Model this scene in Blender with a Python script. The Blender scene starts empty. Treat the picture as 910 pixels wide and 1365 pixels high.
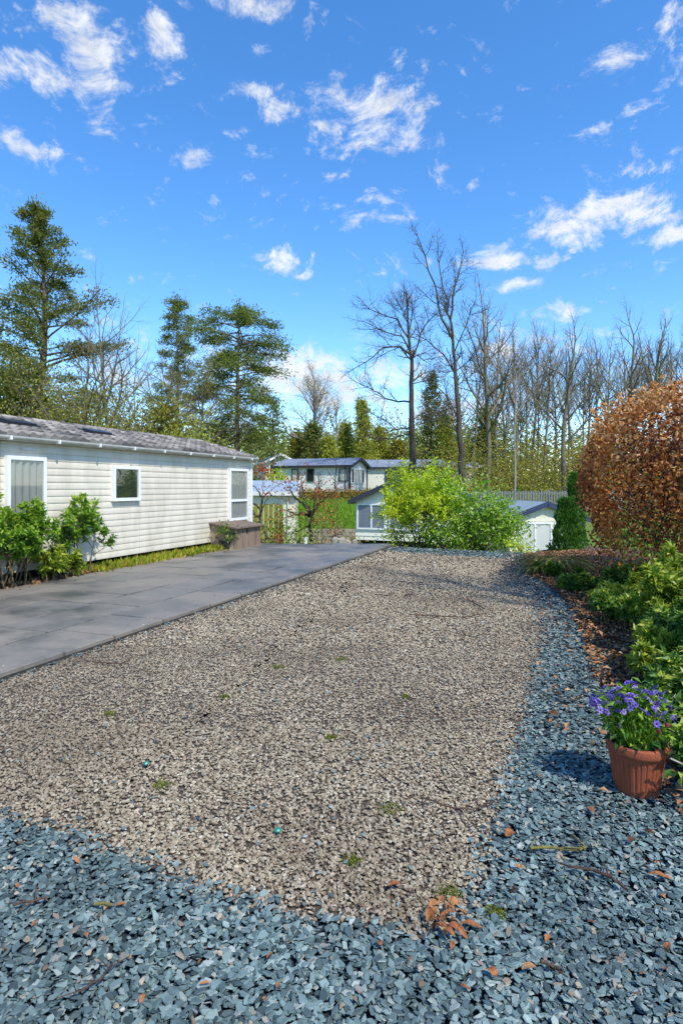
import bpy, math
import numpy as np
from mathutils import Vector

# ------------------------------------------------------------------ camera, sky, sun
S = bpy.context.scene
C = S.collection
R = math.radians
F = 800.0 / 1365.0          # focal length in picture heights
EYE = 1.5
cam_data = bpy.data.cameras.new('camera')
cam_data.sensor_fit = 'VERTICAL'
cam_data.sensor_height = 36.0
cam_data.sensor_width = 24.0
cam_data.lens = 36.0 * F
cam_data.shift_y = -33.5 / 1365.0
cam_data.clip_start = 0.05
cam_data.clip_end = 3000
cam = bpy.data.objects.new('camera', cam_data)
cam.location = (0, 0, EYE)
cam.rotation_euler = (R(90), 0, 0)
C.objects.link(cam)
S.camera = cam

SUN_AZ, SUN_EL = R(144), R(52)      # azimuth from +Y towards +X
SKY_STRENGTH = 0.15
SUN_STRENGTH = 2.45
w = bpy.data.worlds.new('World')
S.world = w
w.use_nodes = True
nt = w.node_tree
nt.nodes.clear()
N = nt.nodes.new
LK = nt.links.new


def px_dir(px, py):
    v = Vector(((px - 455) / 800.0, 1.0, (649 - py) / 800.0))
    return v.normalized(), 1.0 / v.length


def world_nodes():
    out = N('ShaderNodeOutputWorld')
    sky = N('ShaderNodeTexSky')
    sky.sky_type = 'NISHITA'
    sky.sun_disc = False
    sky.sun_elevation = SUN_EL
    sky.sun_rotation = SUN_AZ
    sky.altitude = 200
    sky.air_density = 1.0
    sky.dust_density = 0.25
    sky.ozone_density = 4.0
    hs = N('ShaderNodeHueSaturation')
    hs.inputs['Saturation'].default_value = 1.24
    hs.inputs['Hue'].default_value = .502
    hs.inputs['Value'].default_value = .9
    LK(sky.outputs[0], hs.inputs['Color'])
    b_sky = N('ShaderNodeBackground')
    LK(hs.outputs[0], b_sky.inputs[0])
    b_sky.inputs[1].default_value = SKY_STRENGTH
    tc = N('ShaderNodeTexCoord')
    d = tc.outputs['Generated']
    # warp, then cloud noise in direction space
    wn = N('ShaderNodeTexNoise'); wn.inputs['Scale'].default_value = 7; wn.inputs['Detail'].default_value = 2
    LK(d, wn.inputs['Vector'])
    wm = N('ShaderNodeVectorMath'); wm.operation = 'MULTIPLY_ADD'
    LK(wn.outputs['Color'], wm.inputs[0]); wm.inputs[1].default_value = (.10, .10, .07)
    LK(d, wm.inputs[2])
    sc = N('ShaderNodeVectorMath'); sc.operation = 'MULTIPLY'
    LK(wm.outputs[0], sc.inputs[0]); sc.inputs[1].default_value = (1, 1, 1.55)
    n1 = N('ShaderNodeTexNoise')
    n1.inputs['Scale'].default_value = 25; n1.inputs['Detail'].default_value = 9
    n1.inputs['Roughness'].default_value = .66; n1.inputs['Lacunarity'].default_value = 2.1
    LK(sc.outputs[0], n1.inputs['Vector'])
    blobs = [(120, 52, 85, 55, .9), (208, 52, 34, 34, .8), (35, 95, 80, 42, .75), (145, 100, 55, 40, .6), (28, 200, 65, 30, .75),
             (118, 158, 45, 24, .6), (335, 6, 95, 22, .65), (330, 122, 42, 16, .7), (372, 148, 45, 22, .75), (490, 155, 85, 48, .95),
             (470, 212, 36, 16, .5), (310, 174, 28, 12, .6), (352, 206, 36, 14, .55), (252, 210, 24, 17, .45),
             (518, 258, 42, 16, .55), (505, 290, 45, 13, .7), (380, 350, 32, 20, 1.0), (405, 369, 22, 9, .6), (437, 276, 20, 10, .45),
             (435, 234, 26, 11, .5), (600, 155, 22, 14, .5), (582, 226, 30, 14, .5), (505, 364, 14, 8, .55),
             (805, 288, 88, 38, 1.05), (770, 318, 46, 22, .85), (665, 346, 55, 18, 1.0), (725, 346, 36, 16, .9), (895, 315, 38, 19, .95),
             (690, 381, 42, 12, .8), (745, 420, 50, 18, .8), (825, 76, 55, 30, .65), (893, 30, 42, 30, .85), (895, 100, 24, 18, .65),
             (790, 176, 24, 12, .6), (845, 143, 24, 10, .6), (850, 229, 50, 14, .75), (902, 200, 20, 15, .5), (902, 238, 24, 14, .6),
             (395, 500, 105, 38, 1.1), (450, 525, 90, 26, .8), (520, 498, 60, 22, .95), (690, 470, 90, 40, .6), (300, 480, 90, 30, .75),
             (600, 545, 120, 34, .7), (180, 500, 90, 30, .5), (682, 262, 14, 9, .5), (628, 247, 14, 9, .4)]
    acc = None
    blobs = [(x, y, rx, ry, wt * (.86 if y < 240 else 1)) for (x, y, rx, ry, wt) in blobs]
    for (x, y, rx, ry, wt) in blobs:
        c, k = px_dir(x, y)
        sx, sz = 800.0 / (rx * 1.25 * k), 800.0 / (ry * 1.25 * k ** 2)
        s = Vector((sx, 2.0, sz))
        m = N('ShaderNodeVectorMath'); m.operation = 'MULTIPLY_ADD'
        LK(d, m.inputs[0]); m.inputs[1].default_value = s
        m.inputs[2].default_value = (-c.x * s.x, -c.y * s.y, -c.z * s.z)
        ln = N('ShaderNodeVectorMath'); ln.operation = 'LENGTH'
        LK(m.outputs[0], ln.inputs[0])
        mr = N('ShaderNodeMapRange'); mr.interpolation_type = 'SMOOTHSTEP'
        LK(ln.outputs['Value'], mr.inputs['Value'])
        mr.inputs['From Min'].default_value = 1.25; mr.inputs['From Max'].default_value = 0.0
        mr.inputs['To Min'].default_value = 0.0; mr.inputs['To Max'].default_value = wt
        if acc is None:
            acc = mr.outputs[0]
        else:
            ad = N('ShaderNodeMath'); ad.operation = 'MAXIMUM'
            LK(acc, ad.inputs[0]); LK(mr.outputs[0], ad.inputs[1])
            acc = ad.outputs[0]
    # behind and beside the picture the same scattered clouds go on: a low-frequency coverage noise
    n2 = N('ShaderNodeTexNoise'); n2.inputs['Scale'].default_value = 3.1; n2.inputs['Detail'].default_value = 3
    LK(d, n2.inputs['Vector'])
    cv = N('ShaderNodeMapRange'); LK(n2.outputs['Fac'], cv.inputs['Value'])
    cv.inputs['From Min'].default_value = .56; cv.inputs['From Max'].default_value = .78
    cv.inputs['To Max'].default_value = .55
    mx = N('ShaderNodeMath'); mx.operation = 'MAXIMUM'
    LK(acc, mx.inputs[0]); LK(cv.outputs[0], mx.inputs[1])
    a1 = N('ShaderNodeMath'); a1.operation = 'MULTIPLY_ADD'
    LK(mx.outputs[0], a1.inputs[0]); a1.inputs[1].default_value = .31
    LK(n1.outputs['Fac'], a1.inputs[2])
    al = N('ShaderNodeMapRange'); al.interpolation_type = 'SMOOTHSTEP'
    LK(a1.outputs[0], al.inputs['Value'])
    al.inputs['From Min'].default_value = .57; al.inputs['From Max'].default_value = .87
    # cloud brightness: denser cores a little greyer, rims white
    n3 = N('ShaderNodeTexNoise'); n3.inputs['Scale'].default_value = 22; n3.inputs['Detail'].default_value = 5
    LK(sc.outputs[0], n3.inputs['Vector'])
    cr = N('ShaderNodeMapRange'); LK(n3.outputs['Fac'], cr.inputs['Value'])
    cr.inputs['From Min'].default_value = .3; cr.inputs['From Max'].default_value = .7
    cr.inputs['To Min'].default_value = .78; cr.inputs['To Max'].default_value = 1.0
    b_cl = N('ShaderNodeBackground'); b_cl.inputs[0].default_value = (.93, .96, 1.0, 1)
    cl_k = N('ShaderNodeMath'); cl_k.operation = 'MULTIPLY'; cl_k.inputs[1].default_value = .53
    LK(cr.outputs[0], cl_k.inputs[0]); LK(cl_k.outputs[0], b_cl.inputs[1])
    amul = N('ShaderNodeMath'); amul.operation = 'MULTIPLY'; amul.inputs[1].default_value = .95
    LK(al.outputs[0], amul.inputs[0])
    mix = N('ShaderNodeMixShader')
    LK(amul.outputs[0], mix.inputs[0]); LK(b_sky.outputs[0], mix.inputs[1]); LK(b_cl.outputs[0], mix.inputs[2])
    LK(mix.outputs[0], out.inputs[0])


world_nodes()
sun_data = bpy.data.lights.new('sun', 'SUN')
sun_data.energy = SUN_STRENGTH
sun_data.angle = R(0.8)
sun_data.color = (1.0, .95, .86)
sun = bpy.data.objects.new('sun', sun_data)
sv = Vector((math.sin(SUN_AZ) * math.cos(SUN_EL), math.cos(SUN_AZ) * math.cos(SUN_EL), math.sin(SUN_EL)))
sun.rotation_euler = (-sv).to_track_quat('-Z', 'Y').to_euler()
sun.location = (30, 0, 40)
C.objects.link(sun)
S.view_settings.view_transform = 'Standard'
S.view_settings.look = 'None'
S.view_settings.exposure = 1.08
S.view_settings.gamma = 1.0
S.render.engine = 'CYCLES'
S.cycles.max_bounces = 6
S.cycles.diffuse_bounces = 3
S.cycles.glossy_bounces = 2
S.cycles.transmission_bounces = 3
S.cycles.transparent_max_bounces = 6
S.cycles.caustics_reflective = False
S.cycles.caustics_refractive = False

# ------------------------------------------------------------------ helpers
rng = np.random.default_rng(7)


def G(px, py, z=0.0):
    """Point of the level z under a picture position: used once, to read the plan of the site off the photograph."""
    Y = (EYE - z) * 800.0 / (py - 649.0)
    return ((px - 455) / 800.0 * Y, Y)


def PX(px, py, Y):
    return ((px - 455) / 800.0 * Y, Y, EYE + (649 - py) / 800.0 * Y)


def lin(h):
    h = h.lstrip('#')
    o = []
    for i in (0, 2, 4):
        v = int(h[i:i + 2], 16) / 255.0
        o.append(v / 12.92 if v <= .04045 else ((v + .055) / 1.055) ** 2.4)
    return (*o, 1.0)


class MB:
    """Collects vertices and faces (with a random value per face) and links them as one mesh object."""

    def __init__(s):
        s.V = []; s.F = []; s.A = []; s.n = 0

    def add(s, v, f, a=None):
        v = np.asarray(v, dtype=np.float32).reshape(-1, 3)
        if not isinstance(f, list) or (len(f) and not isinstance(f[0], np.ndarray)):
            byk = {}
            idx = {}
            for i, q in enumerate(f):
                byk.setdefault(len(q), []).append(q)
            f = [np.array(q, dtype=np.int64) for q in byk.values()]
            a = None if a is None or np.ndim(a) else [np.full(len(q), a) for q in f]
        for i, q in enumerate(f):
            s.F.append(q + s.n)
            s.A.append(np.full(len(q), .5) if a is None else np.asarray(a[i], dtype=np.float32))
        s.V.append(v)
        s.n += len(v)

    def box(s, c, d, rz=0.0, a=None):
        x, y, z = d[0] / 2, d[1] / 2, d[2] / 2
        v = np.array([[i, j, k] for i in (-x, x) for j in (-y, y) for k in (-z, z)])
        cs, sn = math.cos(rz), math.sin(rz)
        v = np.stack([v[:, 0] * cs - v[:, 1] * sn, v[:, 0] * sn + v[:, 1] * cs, v[:, 2]], 1) + np.array(c)
        s.add(v, [(0, 1, 3, 2), (4, 6, 7, 5), (0, 4, 5, 1), (2, 3, 7, 6), (0, 2, 6, 4), (1, 5, 7, 3)], a)

    def obox(s, O, U, Vv, Nn, u, v, n, a=None):
        O, U, Vv, Nn = map(np.array, (O, U, Vv, Nn))
        p = [O + U * i + Vv * j + Nn * k for i in u for j in v for k in n]
        s.add(p, [(0, 1, 3, 2), (4, 6, 7, 5), (0, 4, 5, 1), (2, 3, 7, 6), (0, 2, 6, 4), (1, 5, 7, 3)], a)

    def prism(s, poly, h0, h1, axis=2, a=None):
        """poly: 2-D points, extruded from h0 to h1 along axis."""
        k = len(poly)
        def mk(p, h):
            return (p[0], p[1], h) if axis == 2 else ((h, p[0], p[1]) if axis == 0 else (p[0], h, p[1]))
        v = [mk(p, h0) for p in poly] + [mk(p, h1) for p in poly]
        f = [tuple(range(k))[::-1], tuple(range(k, 2 * k))] + [(i, (i + 1) % k, k + (i + 1) % k, k + i) for i in range(k)]
        s.add(v, f, a)

    def lathe(s, prof, k=24, c=(0, 0, 0), flute=None, cap=True):
        v = []
        for (r, z) in prof:
            for j in range(k):
                t = 2 * math.pi * j / k
                rr = r * (1 + (flute(t, z) if flute else 0))
                v.append((c[0] + rr * math.cos(t), c[1] + rr * math.sin(t), c[2] + z))
        f = []
        for i in range(len(prof) - 1):
            for j in range(k):
                j2 = (j + 1) % k
                f.append((i * k + j, i * k + j2, (i + 1) * k + j2, (i + 1) * k + j))
        if cap:
            f.append(tuple(range(k))[::-1])
            f.append(tuple(range((len(prof) - 1) * k, len(prof) * k)))
        s.add(v, f)

    def tubes(s, segs, k=5):
        """segs: rows (p, q, ra, rb)."""
        if not len(segs):
            return
        P = np.array([g[0] for g in segs], float); Q = np.array([g[1] for g in segs], float)
        ra = np.array([g[2] for g in segs], float); rb = np.array([g[3] for g in segs], float)
        D = Q - P
        D /= np.maximum(np.linalg.norm(D, axis=1, keepdims=True), 1e-9)
        ref = np.array([.813, .342, .471])
        A = np.cross(D, ref); A /= np.maximum(np.linalg.norm(A, axis=1, keepdims=True), 1e-6)
        B = np.cross(D, A)
        t = np.arange(k) * 2 * math.pi / k
        ring = np.cos(t)[None, :, None] * A[:, None, :] + np.sin(t)[None, :, None] * B[:, None, :]
        v = np.stack([P[:, None] + ra[:, None, None] * ring, Q[:, None] + rb[:, None, None] * ring], 1).reshape(-1, 3)
        n = len(P)
        j = np.arange(k); j2 = (j + 1) % k
        q = np.stack([j, j2, k + j2, k + j], 1)[None] + (np.arange(n) * 2 * k)[:, None, None]
        s.add(v, [q.reshape(-1, 4)], [np.repeat(rng.random(n), k)])

    def leaves(s, P, D, L, W, g=None, fold=.25, up=.6, simple=False, rnd=None):
        """Leaf-shaped faces: P bases, D directions, L lengths, W widths."""
        g = g or rng
        P = np.asarray(P, float); n = len(P)
        if n == 0:
            return
        D = np.asarray(D, float); D = D / np.maximum(np.linalg.norm(D, axis=1, keepdims=True), 1e-9)
        L = np.broadcast_to(L, n).astype(float)[:, None]; W = np.broadcast_to(W, n).astype(float)[:, None]
        Nn = g.normal(size=(n, 3)) * (1 - up) + np.array([0, 0, 1.0]) * up
        Nn -= D * (Nn * D).sum(1, keepdims=True)
        Nn /= np.maximum(np.linalg.norm(Nn, axis=1, keepdims=True), 1e-6)
        Sd = np.cross(D, Nn)
        rn = g.random(n) if rnd is None else np.clip(rnd, 0, 1)
        M = P + D * L * .48
        tip = P + D * L - Nn * L * .10
        l = M + Sd * W * .5 + Nn * W * fold; r = M - Sd * W * .5 + Nn * W * fold
        b = (np.arange(n))[:, None]
        if simple:
            v = np.stack([P, l, tip, r], 1).reshape(-1, 3)
            s.add(v, [np.array([[0, 3, 2, 1]]) + b * 4], [rn])
        else:
            v = np.stack([P, l, tip, r, M], 1).reshape(-1, 3)
            f = np.array([[0, 4, 1], [1, 4, 2], [0, 3, 4], [3, 2, 4]])[None] + b[:, :, None] * 5
            s.add(v, [f.reshape(-1, 3)], [np.repeat(rn, 4)])

    def mesh(s, name, smooth=False):
        me = bpy.data.meshes.new(name)
        V = np.concatenate(s.V).astype(np.float32)
        tot = [q.shape[1] for q in s.F for _ in range(1)]
        loops = np.concatenate([q.ravel() for q in s.F]).astype(np.int32)
        lt = np.concatenate([np.full(len(q), q.shape[1]) for q in s.F]).astype(np.int32)
        ls = np.concatenate([[0], np.cumsum(lt)[:-1]]).astype(np.int32)
        me.vertices.add(len(V)); me.vertices.foreach_set('co', V.ravel())
        me.loops.add(len(loops)); me.loops.foreach_set('vertex_index', loops)
        me.polygons.add(len(lt)); me.polygons.foreach_set('loop_start', ls); me.polygons.foreach_set('loop_total', lt)
        me.polygons.foreach_set('use_smooth', np.full(len(lt), bool(smooth), dtype=bool))
        at = me.attributes.new('rnd', 'FLOAT', 'FACE')
        at.data.foreach_set('value', np.concatenate(s.A).astype(np.float32))
        me.update(calc_edges=True)
        return me

    def build(s, name, mat, parent=None, kind=None, smooth=False, label=None, loc=None):
        me = s.mesh(name, smooth)
        me.materials.append(mat)
        return link(name, me, parent, kind, label, loc)


def link(name, me, parent=None, kind=None, label=None, loc=None):
    o = bpy.data.objects.new(name, me)
    C.objects.link(o)
    if parent is not None:
        o.parent = parent
    if kind:
        o['kind'] = kind
    if label:
        o['label'] = label
    if loc is not None:
        o.location = loc
    return o


def thing(name, label, cat, loc=(0, 0, 0), rz=0.0, group=None):
    o = bpy.data.objects.new(name, None)
    C.objects.link(o)
    o.empty_display_size = .2
    o.location = loc
    o.rotation_euler = (0, 0, rz)
    tag(o, label, cat, group)
    return o


def tag(o, label, cat, group=None):
    o['label'] = label
    o['category'] = cat
    if group:
        o['group'] = group
    return o


def dup(root, loc, rz=0.0, scale=(1, 1, 1), label=None, group=None):
    def cp(o, par):
        c = o.copy()
        C.objects.link(c)
        if par is not None:
            c.parent = par
        for ch in list(kids.get(o.name, ())):
            cp(ch, c)
        return c
    kids = {}
    for ch in root.children_recursive:
        kids.setdefault(ch.parent.name, []).append(ch)
    r = cp(root, None)
    r.location = loc
    r.rotation_euler = (0, 0, rz)
    r.scale = scale
    if label:
        r['label'] = label
    if group:
        r['group'] = group
    return r


# ------------------------------------------------------------------ materials
def new_mat(name):
    m = bpy.data.materials.new(name)
    m.use_nodes = True
    t = m.node_tree
    return m, t, t.nodes['Principled BSDF'], t.nodes['Material Output']


def ramp(t, fac, cols, pos=None):
    r = t.nodes.new('ShaderNodeValToRGB')
    e = r.color_ramp.elements
    pos = pos or [i / max(1, len(cols) - 1) for i in range(len(cols))]
    e[0].position = pos[0]; e[0].color = lin(cols[0])
    e[1].position = pos[-1]; e[1].color = lin(cols[-1])
    for c, p in list(zip(cols, pos))[1:-1]:
        n = e.new(p); n.color = lin(c)
    t.links.new(fac, r.inputs[0])
    return r.outputs[0]


def noise(t, scale, detail=4, rough=.55, coord='Object', stretch=None):
    v = t.nodes.new('ShaderNodeNewGeometry').outputs['Position']
    if stretch:
        m = t.nodes.new('ShaderNodeMapping'); m.inputs['Scale'].default_value = stretch
        t.links.new(v, m.inputs[0]); v = m.outputs[0]
    n = t.nodes.new('ShaderNodeTexNoise')
    n.inputs['Scale'].default_value = scale; n.inputs['Detail'].default_value = detail; n.inputs['Roughness'].default_value = rough
    t.links.new(v, n.inputs['Vector'])
    return n.outputs['Fac']


def mixc(t, fac, a, b, mode='MIX'):
    m = t.nodes.new('ShaderNodeMix'); m.data_type = 'RGBA'; m.blend_type = mode
    if isinstance(fac, (int, float)):
        m.inputs[0].default_value = fac
    else:
        t.links.new(fac, m.inputs[0])
    for s_, i in ((a, 6), (b, 7)):
        if isinstance(s_, str):
            m.inputs[i].default_value = lin(s_)
        else:
            t.links.new(s_, m.inputs[i])
    return m.outputs[2]


def bump(t, p, h, strength=.3, dist=.01):
    b = t.nodes.new('ShaderNodeBump')
    b.inputs['Strength'].default_value = strength; b.inputs['Distance'].default_value = dist
    t.links.new(h, b.inputs['Height']); t.links.new(b.outputs[0], p.inputs['Normal'])


def attr(t, name='rnd'):
    a = t.nodes.new('ShaderNodeAttribute'); a.attribute_name = name
    return a.outputs['Fac']


def remap(t, v, a, b, c=0.0, d=1.0):
    m = t.nodes.new('ShaderNodeMapRange')
    m.inputs[1].default_value = a; m.inputs[2].default_value = b; m.inputs[3].default_value = c; m.inputs[4].default_value = d
    t.links.new(v, m.inputs[0])
    return m.outputs[0]


def m_plain(name, col, rough=.6, dirt=None, scale=6, amount=.35, metal=0.0, bmp=0.0, stretch=None, spec=.5):
    m, t, p, o = new_mat(name)
    p.inputs['Roughness'].default_value = rough
    p.inputs['Metallic'].default_value = metal
    p.inputs['Specular IOR Level'].default_value = spec
    n = noise(t, scale, 6, .62, stretch=stretch)
    f = remap(t, n, .42, .72, 0, amount)
    col_out = mixc(t, f, col, dirt or col)
    t.links.new(col_out, p.inputs['Base Color'])
    if bmp:
        bump(t, p, noise(t, scale * 6, 4, stretch=stretch), bmp, .01)
    return m


def m_leaf(name, cols, trans=.3, rough=.5, pos=None, spec=.35):
    m, t, p, o = new_mat(name)
    a = attr(t)
    c = ramp(t, a, cols, pos)
    n = noise(t, 1.4, 2)
    c = mixc(t, remap(t, n, .35, .65, 0, .3), c, mixc(t, .45, c, '#30401a'))
    t.links.new(c, p.inputs['Base Color'])
    p.inputs['Roughness'].default_value = rough
    p.inputs['Specular IOR Level'].default_value = spec
    tr = t.nodes.new('ShaderNodeBsdfTranslucent')
    t.links.new(c, tr.inputs[0])
    mx = t.nodes.new('ShaderNodeMixShader'); mx.inputs[0].default_value = trans
    t.links.new(p.outputs[0], mx.inputs[1]); t.links.new(tr.outputs[0], mx.inputs[2])
    t.links.new(mx.outputs[0], o.inputs[0])
    return m


def m_attr(name, cols, pos=None, rough=.7, spec=.4, var=.35, vscale=3.0, dark='#2a2a28'):
    """Colour by the random value of each piece, with slow variation over the place."""
    m, t, p, o = new_mat(name)
    c = ramp(t, attr(t), cols, pos)
    n = noise(t, vscale, 3)
    c = mixc(t, remap(t, n, .46, .68, 0, var), c, dark)
    g = noise(t, 60, 3)
    c = mixc(t, remap(t, g, .3, .7, 0, .25), c, dark)
    t.links.new(c, p.inputs['Base Color'])
    p.inputs['Roughness'].default_value = rough
    p.inputs['Specular IOR Level'].default_value = spec
    return m


def m_bark(name, a, b, moss=None, scale=5):
    m, t, p, o = new_mat(name)
    n = noise(t, scale, 6, .65, stretch=(1, 1, .35))
    c = ramp(t, n, [a, b], [.35, .68])
    if moss:
        c = mixc(t, remap(t, noise(t, .9, 4), .46, .62, 0, .75), c, moss)
    t.links.new(c, p.inputs['Base Color'])
    p.inputs['Roughness'].default_value = .85
    bump(t, p, n, .5, .02)
    return m


def m_object_random(name, cols, rough=.6, stain=None, scale=3, bmp=.15, stain_amt=.6, gloss_patch=False):
    """Each object that shares this material draws its own tone."""
    m, t, p, o = new_mat(name)
    oi = t.nodes.new('ShaderNodeObjectInfo')
    c = ramp(t, oi.outputs['Random'], cols)
    gp = t.nodes.new('ShaderNodeNewGeometry')

    def pos_noise(sc_, de, ro):
        nn = t.nodes.new('ShaderNodeTexNoise'); nn.inputs['Scale'].default_value = sc_; nn.inputs['Detail'].default_value = de; nn.inputs['Roughness'].default_value = ro
        t.links.new(gp.outputs['Position'], nn.inputs['Vector'])
        return nn.outputs['Fac']
    n = pos_noise(scale, 7, .62)
    if stain:
        c = mixc(t, remap(t, n, .45, .66, 0, stain_amt), c, stain)
    g = pos_noise(scale * 14, 4, .7)
    c = mixc(t, remap(t, g, .35, .75, 0, .35), c, mixc(t, .5, c, '#1c1c1a'))
    t.links.new(c, p.inputs['Base Color'])
    if gloss_patch:
        t.links.new(remap(t, n, .42, .62, rough, rough * .55), p.inputs['Roughness'])
    else:
        p.inputs['Roughness'].default_value = rough
    if bmp:
        bump(t, p, g, bmp, .01)
    return m


def m_glass(name, tint=(.86, .93, .93, 1), refl=.22):
    m, t, p, o = new_mat(name)
    t.nodes.remove(p)
    tr = t.nodes.new('ShaderNodeBsdfTransparent'); tr.inputs[0].default_value = tint
    gl = t.nodes.new('ShaderNodeBsdfGlossy'); gl.inputs['Roughness'].default_value = .02; gl.inputs[0].default_value = (.9, .95, 1, 1)
    lw = t.nodes.new('ShaderNodeLayerWeight'); lw.inputs[0].default_value = .35
    f = remap(t, lw.outputs['Fresnel'], 0, 1, refl * .5, min(1, refl * 3))
    mx = t.nodes.new('ShaderNodeMixShader')
    t.links.new(f, mx.inputs[0]); t.links.new(tr.outputs[0], mx.inputs[1]); t.links.new(gl.outputs[0], mx.inputs[2])
    t.links.new(mx.outputs[0], o.inputs[0])
    return m


M = {}
M['slate'] = m_attr('slate chips', ['#344243', '#4e6060', '#627675', '#748a87', '#8a9c96', '#a1a8a0', '#907c66'], [0, .16, .45, .70, .88, .965, 1], .6, .35, .4, 1.6, '#2a3435')
M['gravel'] = m_attr('pea gravel', ['#65574a', '#887963', '#9c8d75', '#ad9f86', '#beb198', '#97917f', '#d0c6b1'], [0, .12, .36, .62, .82, .92, 1], .8, .25, .5, .7, '#5b4d3e')
M['gravel_base'] = m_plain('fine grit between stones', '#54493d', .9, '#2f2821', 40, .8, bmp=.6)
M['slate_base'] = m_plain('dark grit under slate', '#22303a', .9, '#141a1e', 40, .8, bmp=.6)
M['soil'] = m_plain('leafy soil', '#54402e', .95, '#33271c', 14, .8, bmp=.8)
M['grass_ground'] = m_plain('rough turf', '#55691f', .95, '#5f5a34', .35, .8, bmp=.6)
M['flag'] = m_object_random('sandstone flag', ['#7f776d', '#857c70', '#77736c', '#898073', '#726f6a'], .55, '#45494c', .9, .35, .95, True)
M['clad'] = m_plain('cream cladding', '#d9d0bc', .55, '#aea58d', 2.4, .55, stretch=(1.6, 1.6, .5), bmp=.03)
M['clad_back'] = m_plain('cladding backing', '#b9b4a8', .7)
M['white'] = m_plain('white upvc', '#e8e8e6', .35, '#c9c9c4', 3, .4)
M['grey_white'] = m_plain('weathered white trim', '#d6d4cc', .45, '#8f8c82', 5, .5)
M['tile'] = m_object_random('pressed roof tile', ['#4b4744', '#837c74', '#968e84', '#625d58', '#aea598', '#8c847a'], .8, '#47433f', 5, .5, .35)
M['dark'] = m_plain('dark void', '#14130f', .9)
M['dark_plastic'] = m_plain('dark rooflight', '#24262c', .3, '#3a3d44', 3, .4)
M['glass'] = m_glass('window glass', (.95, .95, .94, 1), .04)
M['curtain'] = m_plain('grey curtain', '#949693', .9, '#777b7b', 3, .3)
M['curtain_blue'] = m_plain('blue grey blind', '#8a92a0', .9, '#717c8c', 2, .5)
M['room'] = m_plain('dark room', '#10191a', .8, '#1d2a26', 3, .6)  # near-black sheet colour standing in for unlit rooms behind the panes
M['wood'] = m_plain('weathered planks', '#8a7462', .85, '#54443a', 7, .8, stretch=(1, 1, .15), bmp=.5)
M['wood_pale'] = m_plain('pale weathered panel', '#a08c76', .85, '#6e5a48', 5, .6, stretch=(1, 1, .2), bmp=.4)
M['wood_lid'] = m_plain('weathered brown lid', '#776657', .8, '#4f4239', 6, .7, bmp=.4)
M['slat_green'] = m_plain('lime green boards', '#868c30', .7, '#5c6424', 3, .6, stretch=(1, 1, .2))
M['picket'] = m_plain('grey pickets', '#777973', .8, '#55574f', 4, .6)
M['cream'] = m_plain('cream caravan wall', '#e6e2d0', .5, '#c8c2ac', .8, .3)
M['cream2'] = m_plain('ivory caravan wall', '#d6d0b8', .5, '#bab396', .8, .35)
M['palegrey'] = m_plain('off white caravan wall', '#eae9e2', .5, '#cfcec6', .8, .3)
M['blue_roof'] = m_object_random('blue grey roof sheet', ['#727c8c', '#7a8392', '#6c7686', '#818894'], .7, '#939ba6', 1.4, .1, .5)
M['pale_roof'] = m_object_random('pale grey roof sheet', ['#8d9da6', '#97a6ad', '#84949f'], .5, '#6d7c86', 1.2, .1, .6)
M['ice_roof'] = m_object_random('weathered metal roof sheet', ['#8d9fae', '#98a9b6', '#8496a6'], .8, '#75879a', 1.0, .1, .7)
M['navy'] = m_plain('navy trim', '#26324e', .5, '#3c4a66', 2, .5)
M['dark_trim'] = m_plain('dark grey trim', '#33353a', .5)
M['terracotta'] = m_plain('terracotta', '#91482a', .8, '#57301f', 11, .7, bmp=.2)
M['pink_wall'] = m_plain('pinkish brick plinth', '#b98d74', .8, '#94705c', 4, .6)
M['bin'] = m_plain('green plastic', '#21564a', .4, '#173d36', 3, .5)
M['pipe'] = m_plain('off white plastic', '#d8d8cc', .5)
M['stone'] = m_object_random('garden stone', ['#a39b8b', '#938d82', '#b5aa96', '#84807a'], .85, '#66635a', 6, .6, .6)
M['stone_wall'] = m_plain('grey retaining wall', '#86857c', .9, '#5f5f58', 3, .8, bmp=.7)
M['twig'] = m_bark('dead twig', '#3b2a22', '#5d4638')
M['twig_moss'] = m_bark('mossy twig', '#4d4028', '#7c7a2c')
M['bark_grey'] = m_bark('grey brown bark', '#5b5044', '#8a7c6a', '#6b6c3e', 3)
M['bark_dark'] = m_bark('dark bark', '#352c26', '#5a4c42', '#4d4c30', 3)
M['bark_pale'] = m_bark('pale bark', '#7d756d', '#a49c92', None, 3)
M['bark_red'] = m_bark('pine bark', '#4d3c30', '#7c6350', '#56572f', 3)
M['stem'] = m_bark('green brown stem', '#4c4330', '#6d6444')
M['pine'] = m_leaf('pine needles', ['#4c6224', '#687e30', '#84923c', '#a4a450'], .45, .6)
M['fir'] = m_leaf('dark conifer needles', ['#4e6226', '#6d7e34', '#8c8e44', '#a69f54'], .45, .6)
M['cone'] = m_leaf('yellow green conifer', ['#8a982c', '#a8b23e', '#c4c450', '#d8d068'], .5, .6)
M['thuja'] = m_leaf('deep green thuja', ['#26501a', '#3d7226', '#588e30', '#82a640'], .4, .55)
M['lime'] = m_leaf('lime leaves', ['#a0bc18', '#bed422', '#d8e838', '#ecf068'], .5, .45)
M['lime2'] = m_leaf('fresh green leaves', ['#639226', '#86b02e', '#a8c842', '#cfdf86'], .5, .4)
M['shrub'] = m_leaf('shrub leaves', ['#3c641c', '#5f8c28', '#8cb034', '#b8cc4a'], .4, .35)
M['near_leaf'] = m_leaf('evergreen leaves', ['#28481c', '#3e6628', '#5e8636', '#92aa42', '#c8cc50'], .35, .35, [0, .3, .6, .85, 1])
M['near_lime'] = m_leaf('yellow green leaves', ['#4e6e20', '#76922a', '#a0b038', '#ccd056'], .4, .38)
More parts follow.
